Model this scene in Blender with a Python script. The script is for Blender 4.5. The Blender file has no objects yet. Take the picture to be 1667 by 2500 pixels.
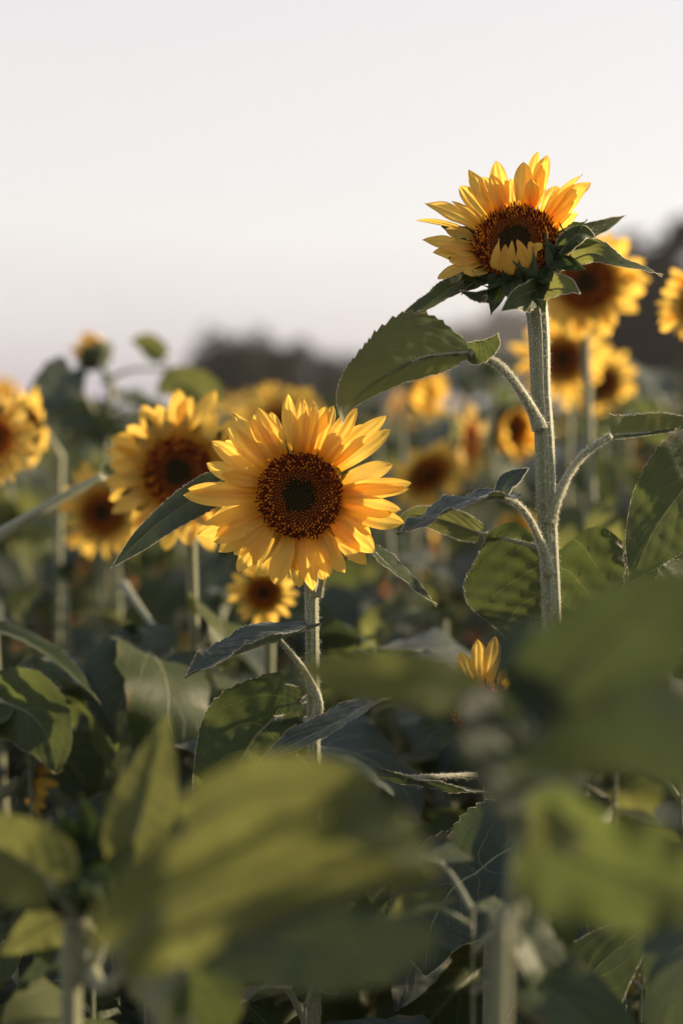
import bpy, math, random
import numpy as np
from mathutils import Vector, Matrix
R = math.radians
random.seed(7)
rs = np.random.RandomState(7)
scene = bpy.context.scene
COL = scene.collection

# ------------------------------------------------------------------ camera
CAMH = 1.42
FPX = 50/36*2500                      # focal length in photo pixels
PITCH = math.atan(250/FPX)
cd = bpy.data.cameras.new('camera'); cam = bpy.data.objects.new('camera', cd); COL.objects.link(cam)
cam.location = (0, 0, CAMH); cam.rotation_euler = (math.pi/2-PITCH, 0, 0)
cd.sensor_fit = 'VERTICAL'; cd.sensor_height = 36; cd.sensor_width = 24; cd.lens = 50
cd.clip_start = 0.05; cd.clip_end = 3000
cd.dof.use_dof = True; cd.dof.focus_distance = 1.40; cd.dof.aperture_fstop = 1.75
scene.camera = cam

# ------------------------------------------------------------------ light
SUN_EL, SUN_AZ = 16.0, 70.0          # azimuth clockwise from +Y (the view direction)
sd = bpy.data.lights.new('sun', 'SUN'); sun = bpy.data.objects.new('sun', sd); COL.objects.link(sun)
sd.energy = 4.1; sd.angle = R(1.5); sd.color = (1.0, 0.79, 0.54)
sdir = Vector((math.sin(R(SUN_AZ))*math.cos(R(SUN_EL)), math.cos(R(SUN_AZ))*math.cos(R(SUN_EL)), math.sin(R(SUN_EL))))
sun.rotation_euler = sdir.to_track_quat('Z', 'Y').to_euler()

world = bpy.data.worlds.new('World'); scene.world = world; world.use_nodes = True
nt = world.node_tree; nt.nodes.clear()
def N_(tree, t, **kw):
    n = tree.nodes.new(t)
    for k, v in kw.items(): setattr(n, k, v)
    return n
out = N_(nt, 'ShaderNodeOutputWorld')
sky = N_(nt, 'ShaderNodeTexSky'); sky.sky_type = 'NISHITA'; sky.sun_disc = False
sky.sun_elevation = R(SUN_EL); sky.sun_rotation = R(SUN_AZ); sky.air_density = 1.0; sky.dust_density = 2.0; sky.ozone_density = 1.5
bg1 = N_(nt, 'ShaderNodeBackground'); bg1.inputs['Strength'].default_value = 0.05*0.26
nt.links.new(sky.outputs[0], bg1.inputs['Color'])
# thin bright veil of cloud over the whole sky
tc = N_(nt, 'ShaderNodeTexCoord'); sep = N_(nt, 'ShaderNodeSeparateXYZ'); nt.links.new(tc.outputs['Generated'], sep.inputs[0])
cr = N_(nt, 'ShaderNodeValToRGB'); e = cr.color_ramp
e.elements[0].position = 0.0; e.elements[0].color = (0.44, 0.42, 0.49, 1)
e.elements[1].position = 1.0; e.elements[1].color = (0.27, 0.33, 0.47, 1)
for p_, c_ in ((0.035, (0.52, 0.51, 0.575)), (0.085, (0.645, 0.635, 0.665)), (0.15, (0.73, 0.73, 0.725)), (0.22, (0.72, 0.72, 0.725)), (0.31, (0.705, 0.70, 0.715)), (0.45, (0.54, 0.545, 0.60)), (0.70, (0.36, 0.41, 0.52))):
    q = e.elements.new(p_); q.color = (*c_, 1)
nz = N_(nt, 'ShaderNodeTexNoise'); nz.inputs['Scale'].default_value = 1.6; nz.inputs['Detail'].default_value = 3
mp = N_(nt, 'ShaderNodeMapping'); mp.inputs['Scale'].default_value = (1, 1, 3.5)
nt.links.new(tc.outputs['Generated'], mp.inputs[0]); nt.links.new(mp.outputs[0], nz.inputs['Vector'])
ma = N_(nt, 'ShaderNodeMath', operation='MULTIPLY_ADD'); ma.inputs[1].default_value = 0.16; ma.inputs[2].default_value = -0.08
nt.links.new(nz.outputs['Fac'], ma.inputs[0])
ad = N_(nt, 'ShaderNodeMath', operation='ADD'); nt.links.new(sep.outputs['Z'], ad.inputs[0]); nt.links.new(ma.outputs[0], ad.inputs[1])
nt.links.new(ad.outputs[0], cr.inputs[0])
bg2 = N_(nt, 'ShaderNodeBackground'); bg2.inputs['Strength'].default_value = 0.40
bg2c = N_(nt, 'ShaderNodeMix', data_type='RGBA', blend_type='MULTIPLY'); bg2c.inputs[0].default_value = 1; bg2c.inputs[7].default_value = (1.05, .99, .955, 1)
nt.links.new(cr.outputs[0], bg2c.inputs[6]); nt.links.new(bg2c.outputs[2], bg2.inputs['Color'])
adds = N_(nt, 'ShaderNodeAddShader'); nt.links.new(bg1.outputs[0], adds.inputs[0]); nt.links.new(bg2.outputs[0], adds.inputs[1])
nt.links.new(adds.outputs[0], out.inputs['Surface'])

scene.view_settings.view_transform = 'Standard'; scene.view_settings.look = 'None'
scene.view_settings.gamma = 1; scene.view_settings.exposure = 1.4; scene.view_settings.use_curve_mapping = False
scene.render.engine = 'CYCLES'
scene.cycles.max_bounces = 8; scene.cycles.transmission_bounces = 6; scene.cycles.use_denoising = True
scene.cycles.sample_clamp_indirect = 4

# ------------------------------------------------------------------ helpers
CAM = Vector((0, 0, CAMH))
FW = Vector((0, math.cos(PITCH), -math.sin(PITCH))); UP = Vector((0, math.sin(PITCH), math.cos(PITCH))); RT = Vector((1, 0, 0))
def P(x, y, d=1.4):                   # photo pixel + distance along the view axis -> point in the field
    return CAM + FW*d + RT*((x-833.5)/FPX*d) + UP*((1250-y)/FPX*d)
KV = 1667/1568
def F(x, y, d=1.4): return P(x*KV, y*KV, d)
def nrm(a):
    l = np.linalg.norm(a, axis=-1, keepdims=True); l[l < 1e-12] = 1; return a/l
def catmull(pts, n):
    p = np.array([list(q) for q in pts], float)
    if len(p) == 2: p = np.array([p[0], p[0]*.67+p[1]*.33, p[0]*.33+p[1]*.67, p[1]])
    seg = np.linalg.norm(np.diff(p, axis=0), axis=1); cum = np.concatenate([[0], np.cumsum(seg)])/seg.sum()
    e0 = 2*p[0]-p[1]; e1 = 2*p[-1]-p[-2]; q = np.vstack([e0, p, e1])
    outp = []
    for k in range(400):
        t = k/399*(len(p)-1); i = min(int(t), len(p)-2); f = t-i
        a, b, c, d = q[i], q[i+1], q[i+2], q[i+3]
        outp.append(.5*((2*b)+(c-a)*f+(2*a-5*b+4*c-d)*f*f+(3*b-a-3*c+d)*f**3))
    outp = np.array(outp)
    s = np.concatenate([[0], np.cumsum(np.linalg.norm(np.diff(outp, axis=0), axis=1))]); L = s[-1]; s /= L
    u = np.linspace(0, 1, n+1)
    M = np.stack([np.interp(u, s, outp[:, k]) for k in range(3)], 1)
    return M, nrm(np.gradient(M, axis=0)), L
def mesh(name, V, Fc, mats, uv=None, smooth=True, mi=None, col=None):
    me = bpy.data.meshes.new(name)
    me.from_pydata([tuple(v) for v in np.asarray(V, float).tolist()], [], Fc if isinstance(Fc, list) else Fc.tolist())
    for m in (mats if isinstance(mats, (list, tuple)) else [mats]): me.materials.append(m)
    if smooth: me.polygons.foreach_set('use_smooth', [True]*len(me.polygons))
    if mi is not None: me.polygons.foreach_set('material_index', np.asarray(mi, dtype=np.int32))
    if uv is not None:
        lay = me.uv_layers.new(name='UVMap'); li = np.zeros(len(me.loops), dtype=np.int32); me.loops.foreach_get('vertex_index', li)
        lay.data.foreach_set('uv', np.asarray(uv, dtype=np.float32)[li].ravel())
    if col is not None:
        at = me.color_attributes.new(name='tone', type='FLOAT_COLOR', domain='POINT')
        at.data.foreach_set('color', np.hstack([np.asarray(col, dtype=np.float32), np.ones((len(col), 1), np.float32)]).ravel())
    me.update(); return me
def obj(name, me, parent=None, mat=None):
    o = bpy.data.objects.new(name, me); COL.objects.link(o)
    if parent: o.parent = parent
    if mat is not None: o.matrix_local = mat
    return o
def thing(name, label, cat, loc, group=None):
    o = bpy.data.objects.new(name, None); COL.objects.link(o); o.location = loc
    o.empty_display_size = .1
    o['label'] = label; o['category'] = cat
    if group: o['group'] = group
    return o
class Acc:                            # joins shapes of ONE part
    def __init__(s): s.V = []; s.F = []; s.U = []; s.C = []; s.MI = []; s.n = 0
    def add(s, V, Fc, U=None, C=None, mi=0):
        V = np.asarray(V, float); s.V.append(V)
        Fc = Fc if isinstance(Fc, list) else Fc.tolist()
        n = s.n; s.F += [[i+n for i in f] for f in Fc]; s.n += len(V)
        s.U.append(np.zeros((len(V), 2)) if U is None else np.asarray(U)); s.C.append(np.zeros((len(V), 3)) if C is None else np.asarray(C))
        s.MI += [mi]*len(Fc)
    def mesh(s, name, mats, off=None, smooth=True):
        V = np.vstack(s.V)
        if off is not None: V = V-np.array(off)
        return mesh(name, V, s.F, mats, np.vstack(s.U), smooth, s.MI, np.vstack(s.C))
def grid_faces(a, b, wrap=False):     # a rows, b columns of vertices
    i = np.arange(a-1)[:, None]; j = np.arange(b if wrap else b-1)[None]
    j2 = (j+1) % b
    return np.stack([i*b+j, i*b+j2, (i+1)*b+j2, (i+1)*b+j], -1).reshape(-1, 4)

# ------------------------------------------------------------------ materials
def new_mat(name):
    m = bpy.data.materials.new(name); m.use_nodes = True; t = m.node_tree; t.nodes.clear(); return m, t
def link(t, a, b): t.links.new(a, b)
def mth(t, op, a, b=None, c=None, clamp=False):
    n = t.nodes.new('ShaderNodeMath'); n.operation = op; n.use_clamp = clamp
    for k, v in enumerate((a, b, c)):
        if v is None: continue
        if isinstance(v, (int, float)): n.inputs[k].default_value = v
        else: t.links.new(v, n.inputs[k])
    return n.outputs[0]
def mixc(t, f, a, b, mode='MIX'):
    n = t.nodes.new('ShaderNodeMix'); n.data_type = 'RGBA'; n.blend_type = mode
    for k, v in ((0, f), (6, a), (7, b)):
        if isinstance(v, (int, float)): n.inputs[k].default_value = v
        elif isinstance(v, tuple): n.inputs[k].default_value = (*v, 1)
        else: t.links.new(v, n.inputs[k])
    return n.outputs[2]
def noise(t, vec, scale, detail=2, rough=.58):
    n = t.nodes.new('ShaderNodeTexNoise'); n.inputs['Scale'].default_value = scale; n.inputs['Detail'].default_value = detail; n.inputs['Roughness'].default_value = rough
    if vec is not None: t.links.new(vec, n.inputs['Vector'])
    return n.outputs['Fac']
def smooth_(t, x, a, b, o0=0., o1=1.):
    n = t.nodes.new('ShaderNodeMapRange'); n.interpolation_type = 'SMOOTHSTEP'
    n.inputs['From Min'].default_value = a; n.inputs['From Max'].default_value = b; n.inputs['To Min'].default_value = o0; n.inputs['To Max'].default_value = o1
    t.links.new(x, n.inputs['Value']); return n.outputs[0]
def surf(t, colr, trans_col, rough, trans, spec=.5, bump=None, bstr=.3, bdist=.001, sheen=0.0, sheencol=(1, 1, 1)):
    p = t.nodes.new('ShaderNodeBsdfPrincipled'); p.inputs['Roughness'].default_value = rough; p.inputs['Specular IOR Level'].default_value = spec
    p.inputs['Sheen Weight'].default_value = sheen; p.inputs['Sheen Roughness'].default_value = .4; p.inputs['Sheen Tint'].default_value = (*sheencol, 1)
    if isinstance(colr, tuple): p.inputs['Base Color'].default_value = (*colr, 1)
    else: t.links.new(colr, p.inputs['Base Color'])
    o = t.nodes.new('ShaderNodeOutputMaterial')
    if bump is not None:
        b = t.nodes.new('ShaderNodeBump'); b.inputs['Strength'].default_value = bstr; b.inputs['Distance'].default_value = bdist
        t.links.new(bump, b.inputs['Height']); t.links.new(b.outputs[0], p.inputs['Normal'])
    if trans > 0:
        tr = t.nodes.new('ShaderNodeBsdfTranslucent')
        if isinstance(trans_col, tuple): tr.inputs['Color'].default_value = (*trans_col, 1)
        else: t.links.new(trans_col, tr.inputs['Color'])
        mx = t.nodes.new('ShaderNodeMixShader'); mx.inputs[0].default_value = trans
        t.links.new(p.outputs[0], mx.inputs[1]); t.links.new(tr.outputs[0], mx.inputs[2]); t.links.new(mx.outputs[0], o.inputs['Surface'])
    else: t.links.new(p.outputs[0], o.inputs['Surface'])
    return p

def leaf_material(name, top, under, trans_c, trans=.35, veincol=(0.19, 0.21, 0.11), rough=.5):
    m, t = new_mat(name)
    tcn = t.nodes.new('ShaderNodeTexCoord'); sp = t.nodes.new('ShaderNodeSeparateXYZ'); t.links.new(tcn.outputs['UV'], sp.inputs[0])
    obn = tcn.outputs['Object']
    v = mth(t, 'ABSOLUTE', mth(t, 'MULTIPLY_ADD', sp.outputs['X'], 2.0, -1.0)); u = sp.outputs['Y']
    wob = mth(t, 'MULTIPLY_ADD', noise(t, obn, 16, 2), .16, -.08)
    oi = t.nodes.new('ShaderNodeObjectInfo'); vrand = oi.outputs['Random']
    # lateral veins leaving the midrib and bending towards the tip
    k = mth(t, 'MULTIPLY', mth(t, 'ADD', mth(t, 'SUBTRACT', u, mth(t, 'MULTIPLY', mth(t, 'POWER', v, 1.15), .50)), wob), mth(t, 'MULTIPLY_ADD', vrand, 1.6, 4.6))
    fr = mth(t, 'ABSOLUTE', mth(t, 'SUBTRACT', mth(t, 'FRACT', k), .5))
    lat = mth(t, 'MULTIPLY', smooth_(t, fr, .0, .05, .85, 0), smooth_(t, v, .35, 1.0, 1, .05))
    k2 = mth(t, 'MULTIPLY', mth(t, 'ADD', mth(t, 'ADD', mth(t, 'MULTIPLY', u, .45), v), wob), 9.0)
    fr2 = mth(t, 'ABSOLUTE', mth(t, 'SUBTRACT', mth(t, 'FRACT', k2), .5))
    ter = smooth_(t, fr2, .0, .07, .26, 0)
    mid = smooth_(t, v, .012, .035, 1, 0)
    vein = mth(t, 'MAXIMUM', mth(t, 'MAXIMUM', lat, mid), ter, clamp=True)
    n1 = noise(t, obn, 9, 3); n2 = noise(t, obn, 55, 3)
    base = mixc(t, smooth_(t, n1, .3, .7), top, tuple(min(1, c*f) for c, f in zip(top, (1.55, 1.3, 1.15))))
    base = mixc(t, mth(t, 'MULTIPLY', oi.outputs['Random'], .45), base, (0.042, 0.055, 0.016))
    base = mixc(t, smooth_(t, n2, .66, .76, 0, .55), base, (0.12, 0.10, 0.035))
    dry = mth(t, 'MULTIPLY', smooth_(t, v, .80, 1.0), smooth_(t, noise(t, obn, 18, 2), .52, .66))
    base = mixc(t, mth(t, 'MULTIPLY', dry, .8), base, (0.16, 0.10, 0.035))
    base = mixc(t, smooth_(t, noise(t, obn, 420, 2), .60, .75, 0, .35), base, (0.16, 0.16, 0.12))
    spots = smooth_(t, noise(t, obn, 120, 1), .70, .75, 0, .8)
    base = mixc(t, spots, base, (0.09, 0.05, 0.02))
    base = mixc(t, mth(t, 'MULTIPLY', vein, .75), base, veincol)
    geo = t.nodes.new('ShaderNodeNewGeometry')
    col = mixc(t, geo.outputs['Backfacing'], base, mixc(t, mth(t, 'MULTIPLY', vein, .8), under, tuple(c*1.6 for c in veincol)))
    tc_ = mixc(t, mth(t, 'MULTIPLY', vein, .6), mixc(t, smooth_(t, n1, .3, .7), trans_c, tuple(c*.65 for c in trans_c)), (0.30, 0.32, 0.10))
    h = mth(t, 'ADD', mth(t, 'MULTIPLY', vein, -1.0), mth(t, 'MULTIPLY', noise(t, obn, 260, 3), .35))
    surf(t, col, tc_, rough, trans, (.22 if name != 'leaf_sky_tinted' else .4), h, .7, .0015, sheen=(.04 if name != 'leaf_sky_tinted' else .14), sheencol=(.9, .95, 1))
    return m
LEAF = leaf_material('leaf_green', (0.030, 0.050, 0.020), (0.085, 0.105, 0.055), (0.19, 0.24, 0.06), .30)
LEAFY = leaf_material('leaf_yellow_green', (0.055, 0.078, 0.028), (0.10, 0.115, 0.05), (0.32, 0.34, 0.09), .40)
LEAFD = leaf_material('leaf_sky_tinted', (0.026, 0.046, 0.040), (0.065, 0.085, 0.065), (0.10, 0.14, 0.04), .22, rough=.5)  # sky reflection put into the leaf colour as a blue tint, plus stronger sheen

def stem_material(name, a, b, trans=.08):
    m, t = new_mat(name)
    tcn = t.nodes.new('ShaderNodeTexCoord'); mpn = t.nodes.new('ShaderNodeMapping'); mpn.inputs['Scale'].default_value = (60, 3, 1)
    t.links.new(tcn.outputs['UV'], mpn.inputs[0])
    n1 = noise(t, mpn.outputs[0], 1.0, 3); n2 = noise(t, tcn.outputs['Object'], 300, 2)
    c = mixc(t, smooth_(t, n1, .3, .7), a, b)
    c = mixc(t, smooth_(t, n2, .5, .75, 0, .5), c, tuple(min(1, x*1.7) for x in b))
    surf(t, c, (0.3, 0.32, 0.1), .55, trans, .4, mth(t, 'ADD', n1, mth(t, 'MULTIPLY', n2, .5)), .4, .0012, sheen=.5)
    return m
STEM = stem_material('stem_green', (0.12, 0.145, 0.07), (0.29, 0.29, 0.18))
HAIR, t = new_mat('plant_hair'); surf(t, (0.68, 0.66, 0.54), (0.86, 0.82, 0.66), .5, .5, .5)

def petal_material(name, basec, tipc, tb, tt, trans=.5):
    m, t = new_mat(name)
    tcn = t.nodes.new('ShaderNodeTexCoord'); sp = t.nodes.new('ShaderNodeSeparateXYZ'); t.links.new(tcn.outputs['UV'], sp.inputs[0])
    mpn = t.nodes.new('ShaderNodeMapping'); mpn.inputs['Scale'].default_value = (11, .8, 1); t.links.new(tcn.outputs['UV'], mpn.inputs[0])
    oi = t.nodes.new('ShaderNodeObjectInfo')
    av = t.nodes.new('ShaderNodeVectorMath'); av.operation = 'ADD'; t.links.new(mpn.outputs[0], av.inputs[0])
    cmb = t.nodes.new('ShaderNodeCombineXYZ'); t.links.new(mth(t, 'MULTIPLY', oi.outputs['Random'], 37.), cmb.inputs[2]); t.links.new(cmb.outputs[0], av.inputs[1])
    st = noise(t, av.outputs[0], 1.0, 4, .6)
    g = mth(t, 'ADD', sp.outputs['Y'], mth(t, 'MULTIPLY_ADD', st, .5, -.25))
    f = smooth_(t, g, -.02, .38)
    sh = smooth_(t, st, .35, .62, 0, .13)
    c = mixc(t, f, basec, tipc); c = mixc(t, sh, c, tuple(x*.72 for x in basec))
    c = mixc(t, mth(t, 'MULTIPLY', oi.outputs['Random'], .22), c, (0.80, 0.40, 0.02))
    tr = mixc(t, f, tb, tt); tr = mixc(t, sh, tr, tuple(x*.8 for x in tb))
    fine = t.nodes.new('ShaderNodeMapping'); fine.inputs['Scale'].default_value = (34, 1.5, 1); t.links.new(tcn.outputs['UV'], fine.inputs[0])
    fs = noise(t, fine.outputs[0], 1.0, 3, .6)
    tipn = smooth_(t, mth(t, 'ADD', sp.outputs['Y'], mth(t, 'MULTIPLY_ADD', noise(t, tcn.outputs['Object'], 40, 2), .12, -.06)), .965, 1.0, 0, .55)
    c = mixc(t, tipn, c, (0.34, 0.16, 0.03)); c = mixc(t, smooth_(t, fs, .5, .7, 0, .22), c, tuple(x*.75 for x in basec))
    surf(t, c, tr, .52, trans, .35, mth(t, 'ADD', st, mth(t, 'MULTIPLY', fs, .6)), .8, .0012, sheen=.10, sheencol=(1, .9, .7))
    return m
PETAL = petal_material('petal_yellow', (0.85, 0.38, 0.008), (0.94, 0.62, 0.13), (0.93, 0.44, 0.008), (0.95, 0.63, 0.11), .58)
BRACT = leaf_material('bract_green', (0.026, 0.052, 0.024), (0.055, 0.085, 0.035), (0.12, 0.18, 0.03), .12)
m, t = new_mat('disc_florets'); DISC = m
at = t.nodes.new('ShaderNodeAttribute'); at.attribute_name = 'tone'
surf(t, at.outputs['Color'], at.outputs['Color'], .7, .15, .12)
m, t = new_mat('bark'); BARK = m
tcn = t.nodes.new('ShaderNodeTexCoord'); n1 = noise(t, tcn.outputs['Object'], 6, 4)
surf(t, mixc(t, n1, (0.06, 0.045, 0.035), (0.14, 0.11, 0.09)), (0, 0, 0), .85, 0, .3, n1, .8, .05)
m, t = new_mat('tree_foliage'); FOL = m
tcn = t.nodes.new('ShaderNodeTexCoord'); n1 = noise(t, tcn.outputs['Object'], .8, 3)
surf(t, mixc(t, n1, (0.012, 0.015, 0.010), (0.034, 0.032, 0.022)), (0.05, 0.05, 0.02), .8, .06, .1)
m, t = new_mat('soil'); SOIL = m
tcn = t.nodes.new('ShaderNodeTexCoord'); n1 = noise(t, tcn.outputs['Object'], 3, 6, .65); n2 = noise(t, tcn.outputs['Object'], 35, 5, .7)
surf(t, mixc(t, smooth_(t, mth(t, 'ADD', mth(t, 'MULTIPLY', n1, .5), mth(t, 'MULTIPLY', n2, .5)), .35, .65), (0.045, 0.032, 0.022), (0.12, 0.09, 0.062)), (0, 0, 0), .9, 0, .2, n2, .9, .03)
m, t = new_mat('spider_silk'); SILK = m
surf(t, (0.7, 0.7, 0.65), (0.7, 0.7, 0.65), .3, .4, .6)

# ------------------------------------------------------------------ shape builders (numpy)
def leaf_shape(mid, wl, wr, Nh, roll=0., fl=14., fr_=14., nu=30, nv=8, lobe=.20, teeth=.05, nt=20, wave=.05, rng=rs, curl=.10, basew=.74, taper=1.0, quilt=.024):
    """mid: midrib points; wl/wr half widths; Nh: wanted normal (vector or array); roll: degrees or list"""
    M, T, L = catmull(mid, nu)
    Nh = np.array([list(Nh)]*len(M), float) if np.ndim(Nh) == 1 or isinstance(Nh, Vector) else np.asarray(Nh, float)
    S = nrm(np.cross(T, Nh)); Nn = np.cross(S, T)
    u = np.linspace(0, 1, nu+1)
    rl = np.radians(np.interp(u, np.linspace(0, 1, len(roll)), roll)) if np.ndim(roll) else np.full(nu+1, math.radians(roll))
    S, Nn = S*np.cos(rl)[:, None]+Nn*np.sin(rl)[:, None], Nn*np.cos(rl)[:, None]-S*np.sin(rl)[:, None]
    W = np.where(u < .25, basew+(1-basew)*np.sin(np.pi/2*np.clip(u/.25, 0, 1)), 0)
    s = np.clip((u-.25)/.75, 0, 1); W = np.where(u >= .25, ((1-s)*(1+s))**taper, W)
    v = np.linspace(-1, 1, 2*nv+1)
    U, Vv = np.meshgrid(u, v, indexing='ij'); A = np.abs(Vv)
    ph = rng.uniform(0, 6.28, 6)
    tooth = (np.modf(u*nt+.15*np.sin(u*31+ph[0]))[0])
    edge = (A > .999)
    Wm = W[:, None]*np.ones_like(Vv)
    if teeth > 0:
        Wm = Wm*(1+np.where(edge, teeth*(1-tooth[:, None])*1.3-teeth*.5, 0))
    wh = np.where(Vv < 0, wl, wr)*(1+.05*np.sin(U*9+ph[1]*np.sign(Vv)))
    fa = np.radians(np.where(Vv < 0, fl, fr_))
    x = Wm*wh*Vv*np.cos(fa)
    wmax = max(wl, wr)
    z = Wm*wh*A*np.sin(fa) - curl*wmax*A**2*W[:, None]
    z = z + wave*wmax*A**2*np.sin(U*(13+3*np.sin(ph[4]))+ph[2]+1.3*np.sign(Vv)) + .4*wave*wmax*A**2*np.sin(U*29+ph[3]*np.sign(Vv))
    z = z + quilt*wmax*np.sin(2*np.pi*5.4*(U-.50*A**1.15))*np.sqrt(A)*(1-A)*2*(1-U**3)
    z = z + .016*wmax*(np.sin(U*41+Vv*17+ph[0])*np.sin(Vv*13-U*19+ph[5])+.6*np.sin(U*73-Vv*31+ph[1]))*np.clip(A*6, 0, 1)*(1-U**4)
    yb = -lobe*L*np.sin(np.pi*.80*A**1.05)*np.clip(1-U*1.7, 0, 1)**2
    if teeth > 0: yb = yb + np.where(edge, .012*L*tooth[:, None], 0)
    V = M[:, None]+S[:, None]*x[..., None]+Nn[:, None]*z[..., None]+T[:, None]*yb[..., None]
    uv = np.stack([Vv*.5+.5, U], -1).reshape(-1, 2)
    return V.reshape(-1, 3), grid_faces(nu+1, 2*nv+1), uv, (M, T, Nn, W, V)
def tube_shape(pts, r0, r1, nseg=24, sides=10, ribs=0, ribamp=.08, cap=True):
    M, T, L = catmull(pts, nseg)
    ref = np.array([0.02, 1, 0.05]) if abs(T[:, 1]).mean() < .8 else np.array([1, 0, .1])
    X = nrm(np.cross(T, ref)); Y = np.cross(T, X)
    th = np.linspace(0, 2*np.pi, sides, endpoint=False)
    r = np.interp(np.linspace(0, 1, nseg+1), np.linspace(0, 1, len(r0)), r0) if np.ndim(r0) else np.linspace(r0, r1, nseg+1)
    rr = r[:, None]*(1+(ribamp*np.cos(ribs*th)[None]*np.ones((nseg+1, 1)) if ribs else 0))
    V = M[:, None]+X[:, None]*(rr*np.cos(th))[..., None]+Y[:, None]*(rr*np.sin(th))[..., None]
    u = np.linspace(0, 1, nseg+1)
    uv = np.stack([np.ones((nseg+1, 1))*th/6.283, u[:, None]*np.ones((1, sides))], -1).reshape(-1, 2)
    Fc = grid_faces(nseg+1, sides, True).tolist()
    if cap: Fc.append([nseg*sides+i for i in range(sides)]); Fc.append([sides-1-i for i in range(sides)])
    return V.reshape(-1, 3), Fc, uv, (M, T, X, Y, r, L)
def tube_hairs(info, n, ln=.0042, wd=.00016, rng=rs):
    M, T, X, Y, r, L = info
    k = rng.uniform(0, 1, n)*(len(M)-1.001); i = k.astype(int); f = (k-i)[:, None]
    th = rng.uniform(0, 2*np.pi, n)[:, None]
    def ip(A): return A[i]*(1-f)+A[i+1]*f
    D = ip(X)*np.cos(th)+ip(Y)*np.sin(th); rad = (r[i]*(1-f[:, 0])+r[i+1]*f[:, 0])[:, None]
    p0 = ip(M)+D*rad*.97
    d = nrm(D+rng.normal(0, .35, (n, 3))+ip(T)*rng.normal(-.15, .35, (n, 1)))
    l = (ln*rng.uniform(.35, 1.25, n))[:, None]
    sd_ = nrm(np.cross(d, rng.normal(0, 1, (n, 3))))*wd
    mid = p0+d*l*.6+nrm(rng.normal(0, 1, (n, 3)))*l*.08
    tip = p0+d*l+np.array([0, 0, 1])*l*rng.uniform(-.3, .15, (n, 1))
    V = np.stack([p0-sd_, p0+sd_, mid+sd_*.6, mid-sd_*.6, tip], 1).reshape(-1, 3)
    b = np.arange(n)*5
    Fc = np.stack([b, b+1, b+2, b+3], 1).tolist()+np.stack([b+3, b+2, b+4], 1).tolist()
    return V, Fc
def edge_hairs(V3, Nn, n, ln=.0012, wd=.00018, rng=rs):
    nu, nc, _ = V3.shape
    outV = []; 
    for c, c2 in ((0, 1), (nc-1, nc-2)):
        E = V3[:, c]; O = nrm(V3[:, c]-V3[:, c2])
        k = rng.uniform(0, 1, n)*(nu-1.001); i = k.astype(int); f = (k-i)[:, None]
        p = E[i]*(1-f)+E[i+1]*f; d = nrm(O[i]+rng.normal(0, .4, (n, 3))); l = (ln*rng.uniform(.4, 1.3, n))[:, None]
        s_ = nrm(np.cross(d, rng.normal(0, 1, (n, 3))))*wd
        outV.append(np.stack([p-s_, p+s_, p+d*l], 1).reshape(-1, 3))
    V = np.vstack(outV); b = np.arange(len(V)//3)*3
    return V, np.stack([b, b+1, b+2], 1)
def petal_shape(B, d0, Tip, Nh, w, nu=14, nv=4, bend=0., ridge=.07, cup=.12, twist=0., kind='petal', rng=rs):
    B = np.array(B, float); Tip = np.array(Tip, float); d0 = nrm(np.array(d0, float)[None])[0]; Nh = np.array(Nh, float)
    L = np.linalg.norm(Tip-B); C1 = B+d0*L*.38; de = nrm((Tip-C1)[None])[0]+Nh*bend; C2 = Tip-nrm(de[None])[0]*L*.33
    u = np.linspace(0, 1, nu+1)[:, None]
    M = (1-u)**3*B+3*u*(1-u)**2*C1+3*u*u*(1-u)*C2+u**3*Tip
    T = nrm(np.gradient(M, axis=0)); S = nrm(np.cross(T, Nh)); Nn = np.cross(S, T)
    tw = np.radians(twist)*u
    S, Nn = S*np.cos(tw)+Nn*np.sin(tw), Nn*np.cos(tw)-S*np.sin(tw)
    uu = u[:, 0]
    if kind == 'petal':
        W = np.where(uu < .5, .50+.50*np.sin(np.pi/2*np.clip(uu/.5, 0, 1)), (1-np.clip((uu-.5)/.5, 0, 1)**2.5)**.80)
    else:                             # bract: ovate with a long drawn-out point
        W = np.where(uu < .22, .75+.25*np.sin(np.pi/2*np.clip(uu/.22, 0, 1)), (1-np.clip((uu-.22)/.78, 0, 1))**1.25*(1+.9*np.clip((uu-.22)/.78, 0, 1)))
    W = np.maximum(W, .015)
    v = np.linspace(-1, 1, 2*nv+1); ph = rng.uniform(0, 6.28, 3)
    x = W[:, None]*w*v
    z = cup*w*v**2*W[:, None] + ridge*w*np.cos(v*np.pi*2.6+ph[0]*.2)[None]*W[:, None] + .10*w*np.sin(u*7+ph[1])*v + .07*w*np.sin(u*13+ph[2])*np.abs(v)
    x = x+.06*w*np.sin(u*5+ph[1])*(W[:, None])
    V = M[:, None]+S[:, None]*x[..., None]+Nn[:, None]*z[..., None]
    uv = np.stack([(np.ones_like(u)*v)*.5+.5, u*np.ones_like(v)[None]], -1).reshape(-1, 2)
    return V.reshape(-1, 3), grid_faces(nu+1, 2*nv+1), uv, V
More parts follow.
